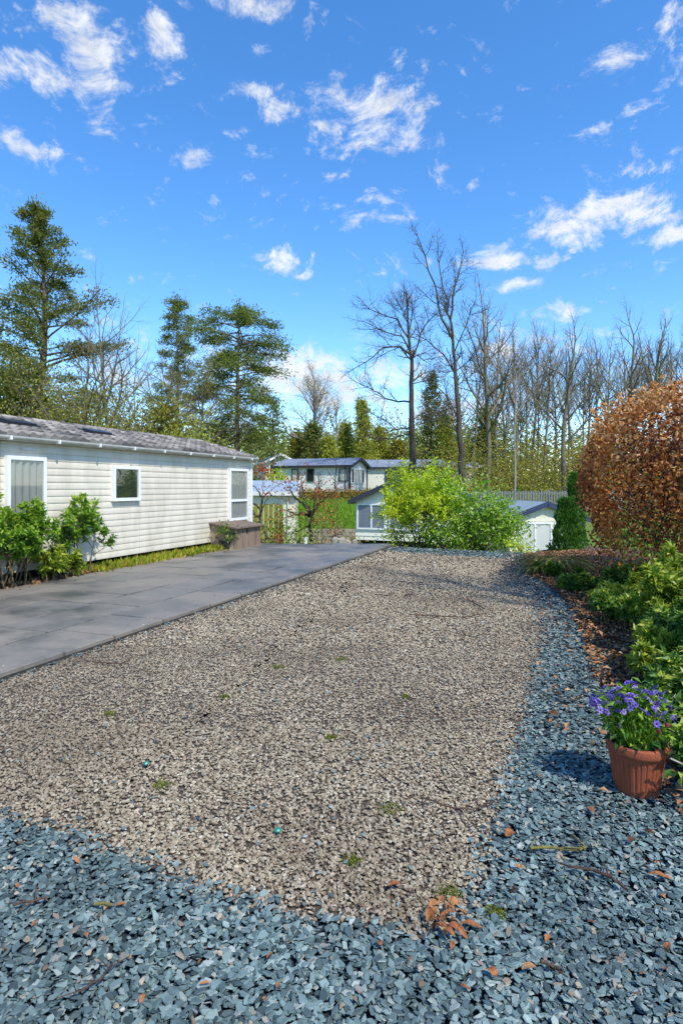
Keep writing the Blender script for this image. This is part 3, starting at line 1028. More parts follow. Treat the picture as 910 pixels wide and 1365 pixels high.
# 8. white flank beyond the picket fence
gx, gy, gg = PX(700, 675, 30.5)
home('white roofed caravan lying below the grey picket fence', (gx, gy, gz(gx, gy) - 1.45), R(-3), 4.2, 2.8, .4, 2.15, 2.5, M['palegrey'], M['white'], M['white'],
     [('S', 1.0, 1.1, .6, .8, 'blind_or_dark', 'room', (), (), 'white')], over=.1)


# ------------------------------------------------------------------ fences, walls, box, bin
def picket_fence():
    a = np.array([5.7, 33.0]); b = np.array([17.5, 34.0])
    t = thing('picket_fence', 'long grey picket fence running below the bare trees', 'fence', (a[0], a[1], 0))
    d = (b - a); Ln = np.linalg.norm(d); d = d / Ln
    nrm = np.array([d[1], -d[0]])
    pk = MB(); x = 0
    while x < Ln:
        p = d * x; q = a + p
        g0 = gz(q[0], q[1]) + .12
        pk.obox((p[0], p[1], 0), (d[0], d[1], 0), (0, 0, 1), (nrm[0], nrm[1], 0), (0, .085), (g0, 1.27 + rng.normal() * .012), (0, .022), rng.random())
        x += .15
    pk.build('picket', M['picket'], t, kind='stuff')
    for zz in (.55, 1.1):
        r = MB(); r.obox((0, 0, zz), (d[0], d[1], 0), (0, 0, 1), (nrm[0], nrm[1], 0), (0, Ln), (0, .08), (-.05, -.002)); r.build('rail', M['picket'], t)
    pm = MB(); pm.box((0, 0, .6), (.1, .1, 1.5)); pme = pm.mesh('post'); pme.materials.append(M['picket'])
    k = 0
    while k <= Ln:
        link('post', pme, t, loc=(d[0] * k - nrm[0] * .11, d[1] * k - nrm[1] * .11, 0)); k += 1.96


picket_fence()


def green_fence():
    x0, y0, _ = PX(334, 700, 18.6)
    z0 = gz(x0, y0) - .1
    t = thing('board_fence', 'lime green stained board fence between the caravan corner and the twisted shrub', 'fence', (x0, y0, z0))
    m = {}
    for i in range(9):
        h = .97 - z0 + rng.normal() * .02
        b = MB(); b.box((0, 0, h / 2), (.135, .022, h)); b.build('board', M['slat_green'], t, loc=(i * .155 - .3, .01 * (i % 2), 0))
    for zz in (.35, 1.5):
        b = MB(); b.box((.32, .045, zz), (1.4, .03, .09)); b.build('rail', M['slat_green'], t)


green_fence()


def storage_box():
    cx, cy = -2.47, 13.85
    t = thing('storage_box', 'weathered plank storage box with a sloping lid by the caravan wall', 'storage box', (cx, cy, .0), AX)
    # local x along the drive, y to the left; the front corner stands at the origin
    Lx, Wy, h = 1.25, .62, .56
    core = MB(); core.prism([(0.02, .02), (Wy - .02, .02), (Wy - .02, h + .07), (.02, h)], .03, Lx - .03, axis=0)
    core.build('carcass', M['dark'], t)
    n = 5
    for i in range(n):
        b = MB(); w = Lx / n
        b.box((i * w + w / 2, .004, h / 2 + .02), (w - .008, .026, h - .06 + rng.normal() * .004)); b.build('plank', M['wood'], t)
    e = MB(); e.prism([(.02, .03), (Wy, .03), (Wy, h + .05), (.02, h - .02)], .0, .022, axis=0); e.build('end_panel', M['wood_pale'], t)
    e = MB(); e.prism([(.02, .03), (Wy, .03), (Wy, h + .05), (.02, h - .02)], Lx - .022, Lx, axis=0); e.build('end_panel', M['wood_pale'], t)
    l = MB(); l.prism([(-.09, h - .03), (Wy + .03, h + .075), (Wy + .03, h + .11), (-.09, h + .005)], -.07, Lx + .07, axis=0)
    l.build('lid', M['wood_lid'], t)
    b = MB(); b.box((Lx / 2 - .05, -.02, h - .1), (.05, .02, .13)); b.build('latch', M['dark_plastic'], t)
    for yy in (.06, Wy - .06):
        f = MB(); f.box((Lx / 2, yy, .015), (Lx - .1, .07, .03)); f.build('runner', M['wood'], t)


storage_box()


def garden_bits():
    x, y, _ = PX(441, 725, 17.4)
    z0 = gz(x, y) - .05
    t = thing('garden_bin', 'dark green plastic garden bin standing below the terrace edge', 'bin', (x, y, z0))
    h = -.18 - z0
    b = MB(); b.lathe([(.22, 0), (.26, h * .9), (.27, h * .9)], 20); b.build('body', M['bin'], t, smooth=False)
    b = MB(); b.lathe([(.295, h * .9 + .002), (.30, h * .9 + .05), (.2, h * .9 + .10), (.02, h * .9 + .12)], 20); b.build('lid', m_plain('pale green lid', '#587f72', .4, '#44665c', 3, .5), t)
    x, y, _ = PX(407, 725, 16.6)
    z0 = gz(x, y)
    p = MB(); p.tubes([((0, 0, -.1), (0, 0, -z0 + .02), .055, .055), ((0, 0, -z0 + .02), (.05, 0, -z0 + .11), .055, .05)], 10)
    q = p.build('waste_pipe', M['pipe'], loc=(x, y, z0), smooth=True); tag(q, 'off white upright plastic pipe stub at the far terrace edge', 'pipe')
    p = MB(); p.tubes([((-.6, 0, 0), (.62, .1, 0), .05, .05)], 8)
    x, y, _ = PX(418, 718, 17.0)
    # low trough wall
    for i, (px, py, w, h) in enumerate(((452, 724, .3, .22), (463, 719, .26, .2), (470, 726, .3, .2), (456, 717, .3, .18), (447, 716, .24, .22), (472, 719, .22, .16))):
        x, y, zz = PX(px, py, 16.0 + .22 * (i % 3))
        zg = gz(x, y)
        m = MB()
        st = np.random.default_rng(40 + i)
        k = 9
        v = []
        H = max(.15, zz - zg)
        for (r, z_) in ((.8, -.05), (1, H * .5), (.8, H * .9), (.35, H)):
            for j in range(k):
                a = 2 * math.pi * j / k
                rr = r * w * .5 * (1 + st.normal() * .08)
                v.append((rr * math.cos(a), rr * math.sin(a) * .75, z_ + st.normal() * .015))
        f = [(a * k + j, a * k + (j + 1) % k, (a + 1) * k + (j + 1) % k, (a + 1) * k + j) for a in range(3) for j in range(k)] + [tuple(range(3 * k, 4 * k))]
        m.add(v, f)
        o = m.build('garden_boulder', M['stone'], loc=(x, y, zg))
        tag(o, ['low tan rock nearest the dark green bin', 'flat grey rock between the bin and the cream caravan', 'small rock under the cream caravan corner', 'wide pale rock behind the green bin',
                'upper rock beside the twisted shrub foot', 'narrow rock against the caravan corner'][i], 'rock', 'rocks below the terrace end')
    # retaining wall under the grass bank
    a, b = PX(418, 690, 31.0), PX(472, 697, 31.0)
    t = thing('retaining_wall', 'low grey stone retaining wall under the bright grass bank', 'wall', (a[0], a[1], gz(a[0], a[1])))
    n = 9
    for r in range(4):
        for i in range(n):
            ww = (b[0] - a[0] + 1.2) / n
            m = MB(); d = rng.normal() * .015
            m.box((0, 0, .09), (ww - .02, .3 + d, .17)); o = m.build('stone', M['stone'], t, loc=(i * ww - .5 + (.1 if r % 2 else 0), rng.normal() * .015, r * .18 + 0.0))


garden_bits()


def picnic_clutter():
    # the grey groundsheet lump on the bank and a white board leaning by the green fence
    x, y, _ = PX(372, 700, 19.6)
    z0 = gz(x, y)
    b = MB(); b.prism([(-.16, 0), (.22, 0), (.16, .75), (-.16, 1.0)], -.02, .02, axis=1)
    o = b.build('leaning_board', M['pipe'], loc=(x, y, z0)); tag(o, 'white board leaning at the end of the lime green fence', 'board')
    x, y, _ = PX(387, 706, 22.0)
    m = MB()
    prof = [(.75, -.25), (.7, .2), (.5, .6), (.2, .82), (.02, .86)]
    m.lathe(prof, 14, flute=lambda t_, z_: .1 * math.sin(3 * t_ + z_ * 4) + .05 * math.sin(7 * t_))
    o = m.build('covered_barbecue', M['stone_wall'], loc=(x, y, gz(x, y)), smooth=True); tag(o, 'grey covered heap on the bank behind the twisted branches', 'covered heap')


picnic_clutter()

# ------------------------------------------------------------------ growing things
def rot_away(d, ang, az):
    d = d.normalized()
    ref = Vector((.37, .81, .45)) if abs(d.z) > .8 else Vector((0, 0, 1))
    a = d.cross(ref).normalized(); b = d.cross(a)
    return (d * math.cos(ang) + (a * math.cos(az) + b * math.sin(az)) * math.sin(ang)).normalized()


def grow(g, p, d, r, L, lvl, P, segs, tips):
    n = P['n'][lvl]
    st = L / n
    wob, up = P['wob'][lvl], P['up'][lvl]
    end = P.get('end', .35)
    nodes = []
    p = Vector(p); d = Vector(d).normalized()
    for i in range(n):
        d = (d + Vector(g.normal(size=3)) * wob + Vector((0, 0, up))).normalized()
        q = p + d * st
        ra, rb = r * (1 - (1 - end) * i / n), r * (1 - (1 - end) * (i + 1) / n)
        segs.append((tuple(p), tuple(q), ra, rb, lvl))
        nodes.append((p, q, d.copy(), rb))
        p = q
    if lvl + 1 >= P['lv']:
        tips.append((tuple(p), tuple(d)))
        return
    m = P['nc'][lvl]
    t0 = P['t0'][lvl]
    az = g.uniform(0, 6.28)
    for k in range(m):
        t = t0 + (1 - t0) * (k + g.uniform(.1, .9)) / m
        i = min(n - 1, int(t * n))
        a, b, dd, rr = nodes[i]
        f = t * n - i
        s = a + (b - a) * f
        az += 2.4 + g.normal() * .5
        ang = P['ang'][lvl] * (1 + g.normal() * .18)
        cl = L * P['lr'][lvl] * (1.15 - .75 * (t - t0) / (1 - t0 + 1e-6)) * g.uniform(.75, 1.2)
        grow(g, s, rot_away(dd, ang, az), min(rr * .8, r * P['rr'][lvl]), cl, lvl + 1, P, segs, tips)
    # the leader carries on as a fine shoot
    if P.get('lead', True):
        grow(g, p, d, r * end * .9, L * P['lr'][lvl] * .6, lvl + 1, P, segs, tips)


def seg_build(segs, mb, pick, sides):
    by = {}
    for s in segs:
        if pick(s[4]):
            by.setdefault(sides[min(s[4], len(sides) - 1)], []).append(s[:4])
    for k, v in by.items():
        mb.tubes(v, k)


def woody(t, segs, bark, trunk_lv=0, twig_mat=None, names=('trunk', 'branches'), sides=(10, 6, 4, 3, 3)):
    a = MB(); seg_build(segs, a, lambda l: l <= trunk_lv, sides)
    a.build(names[0], bark, t, smooth=True, kind='stuff' if names[0] == 'stem' else None)
    b = MB(); seg_build(segs, b, lambda l: l > trunk_lv, sides)
    if b.n:
        b.build(names[1], twig_mat or bark, t, smooth=True, kind='stuff')


BARE = dict(lv=5, n=[12, 7, 5, 3, 1], wob=[.035, .10, .14, .18, .2], up=[.03, .07, .06, .04, .02], nc=[10, 5, 4, 3], t0=[.38, .2, .15, .1],
            ang=[.72, .72, .75, .8], lr=[.42, .5, .5, .5], rr=[.42, .5, .5, .55], end=.3)
POLE = dict(BARE, nc=[9, 5, 5, 3], t0=[.55, .2, .15, .1], ang=[.55, .6, .7, .8], lr=[.34, .5, .5, .5], wob=[.03, .08, .12, .18, .2])
BUSHY = dict(BARE, nc=[17, 6, 4, 4], t0=[.15, .15, .15, .1], ang=[.85, .75, .75, .8], lr=[.62, .5, .5, .5], wob=[.06, .10, .14, .18, .2], up=[.02, .05, .04, .03, .02])


def bare_tree(label, loc, h, r, P, seed, bark, group=None, name='bare_tree', fork=None, buds=None):
    g = np.random.default_rng(seed)
    t = thing(name, label, 'tree', loc, 0, group)
    segs, tips = [], []
    grow(g, (0, 0, -.3), (g.normal() * .03, g.normal() * .03, 1), r, h * .80, 0, P, segs, tips)
    woody(t, segs, bark, 0)
    if buds:
        tp = np.array([q[0] for q in tips]); td = np.array([q[1] for q in tips])
        k = buds[1]
        Pp = np.repeat(tp, k, 0) + g.normal(size=(len(tp) * k, 3)) * buds[3]
        mb = MB(); mb.leaves(Pp, g.normal(size=Pp.shape), buds[2], buds[2] * .6, g, simple=True)
        mb.build('crown', buds[0], t)
    return t


def poly_tree(label, loc, trunk, limbs, Y, r0, seed, bark, twig, name='bare_tree', kids=(7, 4, 4), rtop=.22, ll=.9):
    """A tree whose trunk and main limbs follow the shapes seen in the photograph, given as picture positions at its distance."""
    g = np.random.default_rng(seed)
    t = thing(name, label, 'tree', loc)
    L0 = Vector(loc)

    def W(line, depth0, lean):
        out = []
        for i, (px, py) in enumerate(line):
            x, y, z = PX(px, py, Y)
            out.append(Vector((x, y, z)) - L0 + Vector((0, depth0 + lean * i, 0)))
        return out
    segs, tips = [], []
    P = dict(lv=5, n=[7, 5, 4, 2, 1], wob=[.1, .15, .18, .2, .2], up=[.05, .06, .05, .03, .02], nc=[kids[0], kids[1], kids[2], 2], t0=[.2, .12, .1, .1], ang=[.8, .75, .8, .85],
             lr=[.5, .55, .55, .55], rr=[.5, .6, .65, .7], end=.45)

    def chain(pts, ra, rb, lvl, kids_n, kl, start=.25):
        # subdivide with a small wobble
        q = [pts[0]]
        for a, b in zip(pts[:-1], pts[1:]):
            n = max(2, int((b - a).length / .7))
            for i in range(1, n + 1):
                w_ = (b - a).length * (.008 if lvl == 0 else .03)
                q.append(a + (b - a) * (i / n) + Vector(g.normal(size=3)) * w_)
        n = len(q) - 1
        for i in range(n):
            segs.append((tuple(q[i]), tuple(q[i + 1]), ra + (rb - ra) * i / n, ra + (rb - ra) * (i + 1) / n, lvl))
        az = g.uniform(0, 6)
        for k in range(kids_n):
            tt = start + (1 - start) * (k + g.uniform(0, 1)) / kids_n
            i = min(n - 1, int(tt * n))
            d = (q[i + 1] - q[i]).normalized()
            az += 2.4
            rr = (ra + (rb - ra) * tt)
            grow(g, q[i], rot_away(d, .75 + g.normal() * .15, az), max(.022, rr * .5), kl * g.uniform(.6, 1.15) * (1.15 - .5 * tt), 1, P, segs, tips)
        grow(g, q[-1], (q[-1] - q[-2]).normalized(), rb, kl * .7, 1, P, segs, tips)
    chain(W(trunk, 0, 0), r0, r0 * rtop, 0, 5, ll * .9, .6)
    for (line, rr) in limbs:
        lean = g.normal() * .35
        chain(W(line, 0, lean), rr * .8, rr * .26, 1, kids[0], ll)
    woody(t, segs, bark, 0, twig)
    return t


def needle_tree(label, loc, h, r, prof, n_br, seed, leaf, bark, droop=.25, h0=.2, L=.32, Wd=.085, per=46, group=None, name='pine_tree', gap=.45, asym=0.0, up0=.15, clump=.38, flat=.5, rag=(.6, 1.2)):
    """Conifer: a trunk, uneven whorls of boughs and needle sprays along their outer part."""
    g = np.random.default_rng(seed)
    t = thing(name, label, 'tree', loc, 0, group)
    segs = []
    p = Vector((0, 0, -.3)); d = Vector((g.normal() * .02, g.normal() * .02, 1)).normalized()
    n = 16; nodes = []
    for i in range(n):
        d = (d + Vector((g.normal() * .03, g.normal() * .03, .08))).normalized()
        q = p + d * (h + .3) / n
        segs.append((tuple(p), tuple(q), r * (1 - .92 * i / n), r * (1 - .92 * (i + 1) / n), 0))
        nodes.append((p, q)); p = q
    Pl, Dl = [], []
    az = g.uniform(0, 6)
    for k in range(n_br):
        tt = h0 + (1 - h0) * (k + g.uniform(0, 1)) / n_br
        i = min(n - 1, int(tt * n)); a, b = nodes[i]
        s = a + (b - a) * (tt * n - i)
        az += 2.4 + g.normal() * .6
        bl = h * prof((tt - h0) / (1 - h0)) * g.uniform(*rag) * (1 + asym * math.cos(az))
        if bl < .12:
            bl = .12
        el = up0 * (1 if tt > .5 else .3) + g.normal() * .12 + .5 * max(0, tt - .75)
        dd = Vector((math.cos(az) * math.cos(el), math.sin(az) * math.cos(el), math.sin(el)))
        m = max(3, int(bl / .5)); q = s
        for j in range(m):
            dd = (dd + Vector((g.normal() * .09, g.normal() * .09, g.normal() * .06 - droop / m + (.25 / m if j > m * .6 else 0)))).normalized()
            q2 = q + dd * bl / m
            rr = max(.012, r * .22 * (bl / h) * 4 * (1 - .85 * j / m))
            segs.append((tuple(q), tuple(q2), min(rr, r * .5), min(rr, r * .5) * .85, 1))
            if j / m > gap - .25 or m <= 3:
                c = int(per * g.uniform(.5, 1.4) * (.5 if j / m < gap else 1))
                mid = np.array(q + (q2 - q) * .6)
                sc = clump * (.6 + .5 * bl / (h * .2 + .3))
                sp = g.normal(size=(c, 3)) * np.array([sc, sc, sc * flat])
                Pl.append(mid + sp); Dl.append(np.array(dd) * .7 + g.normal(size=(c, 3)) * .6 + np.array([0, 0, .15]))
            q = q2
    c = int(per * 1.2)
    Pl.append(np.array(p) + g.normal(size=(c, 3)) * .18 * np.array([1, 1, 1.6])); Dl.append(g.normal(size=(c, 3)) * .5 + np.array([0, 0, .8]))
    woody(t, segs, bark, 0, None, sides=(9, 4))
    Pl = np.concatenate(Pl); Dl = np.concatenate(Dl)
    mb = MB(); mb.leaves(Pl, Dl, L * g.uniform(.6, 1.3, len(Pl)), Wd * g.uniform(.7, 1.3, len(Pl)), g, simple=True, up=.4)
    mb.build('crown', leaf, t)
    return t


def volume_leaves(mb, g, blobs, size, W=.6, up=.5, shell=.55, simple=True, outward=.5, clumpy=0, rnd_bias=None):
    """blobs: rows (x, y, z, rx, ry, rz, count): leaves through the volume, denser toward its outside."""
    for (x, y, z, rx, ry, rz, n) in blobs:
        n = int(n)
        d = g.normal(size=(n, 3)); d /= np.linalg.norm(d, axis=1, keepdims=True)
        rad = shell + (1 - shell) * g.random(n) ** .6
        inn = g.random(n) < .25
        rad[inn] = g.random(inn.sum()) ** .5
        off = 1 + .16 * np.sin(d[:, 0] * 5 + x * 3) * np.sin(d[:, 1] * 4 + y) + .12 * np.sin(d[:, 2] * 7 + z * 2 + d[:, 0] * 4)
        if clumpy:
            cc = g.normal(size=(clumpy, 3)); cc /= np.linalg.norm(cc, axis=1, keepdims=True)
            pick = g.integers(0, clumpy, n)
            d = cc[pick] + g.normal(size=(n, 3)) * .26
            off = off * (1 + .16 * np.sin(pick * 2.7))
        p = np.array([x, y, z]) + d * (rad * off)[:, None] * np.array([rx, ry, rz])
        dd = d * outward + g.normal(size=(n, 3)) * .7
        mb.leaves(p, dd, size * g.uniform(.6, 1.35, n), size * W * g.uniform(.7, 1.25, n), g, up=up, simple=simple)


def blob_shrub(name, label, cat, loc, blobs, size, leaf, stem_mat=None, n_stems=6, W=.6, group=None, simple=True, clumpy=0, seed=1, up=.5, shell=.5, stem_h=None, stem_r=.018):
    g = np.random.default_rng(seed)
    t = thing(name, label, cat, loc, 0, group)
    mb = MB(); volume_leaves(mb, g, blobs, size, W, up, shell, simple, clumpy=clumpy)
    mb.build('crown', leaf, t)
    segs = []
    if n_stems:
        for i in range(n_stems):
            b = blobs[i % len(blobs)]
            p = Vector((g.normal() * .12, g.normal() * .12, -.1)); e = Vector((b[0] + g.normal() * b[3] * .5, b[1] + g.normal() * b[4] * .5, b[2] + g.uniform(-.2, .5) * b[5]))
            m = 7; q = p
            for j in range(m):
                q2 = p + (e - p) * ((j + 1) / m) + Vector(g.normal(size=3)) * (e - p).length * .03
                segs.append((tuple(q), tuple(q2), stem_r * (1 - .7 * j / m), stem_r * (1 - .7 * (j + 1) / m), 0)); q = q2
        m_ = MB(); m_.tubes([s[:4] for s in segs], 5); m_.build('stems', stem_mat or M['stem'], t, smooth=True, kind='stuff')
    return t


# ---- the trees on the right
Z2 = lambda px, Y: PX(px, 600, Y)[:2]


def at(px, Y):
    x, y, _ = PX(px, 600, Y)
    return (x, y, gz(x, y))


def height_to(px, top, Y):
    return PX(px, top, Y)[2] - at(px, Y)[2]


def right_trees():
    poly_tree('tall bare tree with a forked airy top, highest of the wood', at(612, 40), [(619, 672), (615, 620), (611, 560), (607, 500), (604, 452), (600, 425)],
              [([(604, 456), (588, 425), (575, 385), (561, 350), (556, 335)], .10), ([(603, 445), (597, 400), (590, 362), (586, 328)], .09), ([(600, 425), (605, 395), (612, 362), (619, 338)], .10),
               ([(607, 500), (590, 476), (566, 456), (552, 449)], .07), ([(607, 495), (624, 481), (641, 470)], .05), ([(610, 560), (598, 530), (585, 514), (566, 506)], .06),
               ([(613, 592), (605, 560), (601, 532)], .05), ([(608, 515), (626, 500), (636, 492)], .045), ([(612, 575), (585, 560), (566, 548)], .045), ([(605, 470), (616, 440), (628, 410)], .06)],
              40, .27, 3, M['bark_dark'], M['bark_dark'], kids=(8, 5, 4), ll=2.0)
    poly_tree('bare oak with crooked spreading limbs left of the tallest bare tree', at(549, 44), [(551, 672), (549, 600), (548, 540), (548, 480), (544, 440), (543, 412)],
              [([(547, 536), (530, 533), (514, 531), (507, 521), (492, 512), (476, 505)], .09), ([(546, 472), (532, 462), (512, 462), (498, 476), (477, 489)], .10), ([(546, 468), (534, 451), (514, 449), (488, 440)], .08),
               ([(545, 452), (531, 426), (506, 414), (484, 405)], .08), ([(548, 478), (560, 445), (572, 425), (586, 411)], .08), ([(548, 480), (556, 472), (566, 478), (577, 475)], .06),
               ([(548, 512), (574, 505), (592, 488)], .05), ([(549, 571), (530, 571), (511, 556), (490, 540)], .06), ([(549, 577), (520, 583), (500, 584), (476, 574)], .07),
               ([(545, 440), (550, 415), (548, 395)], .06), ([(544, 432), (536, 412), (528, 398)], .05), ([(549, 560), (575, 548), (590, 552)], .05)],
              44, .30, 8, M['bark_dark'], M['bark_dark'], kids=(9, 5, 4), ll=2.0)
    rows = [(648, 378, 46, .24, BARE, 'M', 'bare tree with a broad fan of rising limbs just right of the tallest one'),
            (690, 420, 50, .2, POLE, 'M', 'thin bare tree between the broad fan shaped tree and the clipped hedge side'),
            (752, 412, 43, .22, BARE, 'M', 'bare tree with a smooth pale grey trunk rising behind the clipped conifers'),
            (826, 402, 40, .18, BARE, 'M', 'bare tree with spreading crown directly above the copper hedge top'),
            (866, 408, 39, .22, POLE, 'M', 'slender bare tree above the copper hedge near the photo edge'),
            (900, 405, 42, .16, BARE, 'M', 'bare tree cut by the right photo edge above the hedge')]
    v = {}
    for i, (px, top, Y, r, P, _, lab) in enumerate(rows):
        x, y, z = at(px, Y)
        bare_tree(lab, (x, y, z), height_to(px, top, Y), r, P, 50 + i, M['bark_grey'])
    # thin grey sapling in front of the fence
    x, y, z = at(686, 29.5)
    bare_tree('thin straight grey sapling in front of the picket fence', (x, y, z), height_to(686, 440, 29.5), .075, dict(POLE, nc=[9, 4, 3, 2], lr=[.22, .5, .5, .5]), 71, M['bark_pale'])
    x, y, z = at(678, 29.0)
    blob_shrub('ivy_stump', 'dark ivy clad stump beside the thin sapling foot', 'shrub', (x, y, z), [(0, 0, 1.3, .28, .28, 1.3, 500)], .12, M['thuja'], M['bark_dark'], 2, seed=5)
    # the wood behind: one of each kind, then copies
    grp = 'bare trees of the wood behind the picket fence'
    lab = 'thin grey brown bare tree standing deep in the wood behind the picket fence'
    g = np.random.default_rng(77)
    pos = [(628, 430, 58), (664, 400, 54), (676, 430, 62), (706, 410, 56), (722, 428, 52), (738, 440, 60), (768, 428, 52), (782, 440, 58), (796, 428, 50), (812, 430, 60), (845, 430, 55),
           (882, 435, 50), (920, 420, 46), (950, 410, 44), (700, 470, 68), (655, 480, 70), (684, 450, 66), (730, 470, 70), (757, 460, 66), (776, 470, 72), (590, 500, 72), (610, 490, 70), (640, 480, 74),
           (715, 480, 62), (745, 490, 76), (570, 500, 66), (665, 500, 58), (693, 500, 57), (980, 430, 50), (1010, 420, 46), (835, 450, 66), (862, 450, 62), (905, 440, 60)]
    proto = []
    for i, (px, top, Y) in enumerate(pos):
        x, y, z = at(px, Y)
        h = height_to(px, top, Y)
        if i < 4:
            t = bare_tree(lab, (x, y, z), 14.0, .15, (POLE, dict(BARE, lv=4, nc=[14, 8, 5]), POLE, dict(POLE, lv=4, nc=[15, 8, 5]))[i], 90 + i, M['bark_grey'], grp)
            t.scale = (h / 14 * .95, h / 14 * .95, h / 14)
            proto.append(t)
        else:
            k = h / 14
            dup(proto[i % 4], (x, y, z), g.uniform(0, 6.28), (k * g.uniform(.7, 1), k * g.uniform(.7, 1), k))
    # the off-frame trees whose thin shade falls across the drive
    for i, (x, y, h, rz) in enumerate(((7.6, .2, 17.0, 1.0),)):
        k = h / 14
        o = dup(proto[0], (x, y, -.05), rz, (k * .75, k * .75, k), 'tall bare tree growing right of the drive beyond the flower bed')
        del o['group']


right_trees()


def far_foliage():
    g = np.random.default_rng(3)
    # budding undergrowth in the wood and the hillside trees beyond: masses nobody could count
    def mass(name, mat, xr, yr, zr, n, size, seed, cl=60):
        gg = np.random.default_rng(seed)
        c = np.stack([gg.uniform(*xr, cl), gg.uniform(*yr, cl)], 1)
        hz = zr[0] + (zr[1] - zr[0]) * gg.random(cl) ** .8
        k = gg.integers(0, cl, n)
        P = np.stack([c[k, 0] + gg.normal(size=n) * 1.5, c[k, 1] + gg.normal(size=n) * 1.2, np.zeros(n)], 1)
        b = ground_z(P[:, 0], P[:, 1])
        P[:, 2] = b + hz[k] * gg.random(n) ** .95 + gg.normal(size=n) * .2
        mb = MB(); mb.leaves(P, gg.normal(size=(n, 3)), size * gg.uniform(.6, 1.4, n), size * .5, gg, simple=True, up=.35)
        mb.build(name, M[mat], kind='stuff')
    mass('woodland_undergrowth', 'brush', (7.5, 30), (37, 52), (1.2, 4.6), 20000, .2, 31, 110)
    mass('woodland_brush', 'brush_gold', (8, 34), (46, 62), (1.5, 6.5), 11000, .22, 32, 80)
    mass('hillside_woods', 'brush_green', (-16, 22), (64, 84), (3.5, 8.5), 22000, .42, 33, 110)
    mass('hillside_spring_woods', 'brush', (-18, 40), (72, 95), (4, 8), 15000, .5, 34, 90)
    mass('far_woods', 'brush_far', (6, 70), (86, 112), (6, 13), 26000, .42, 37, 150)
    mass('thicket', 'brush', (-26, -8.6), (23, 36), (2.8, 7.2), 48000, .13, 35, 170)
    mass('thicket_leaves', 'brush_green', (-28, -9.5), (27, 40), (2.8, 7.4), 40000, .15, 36, 150)


far_foliage()


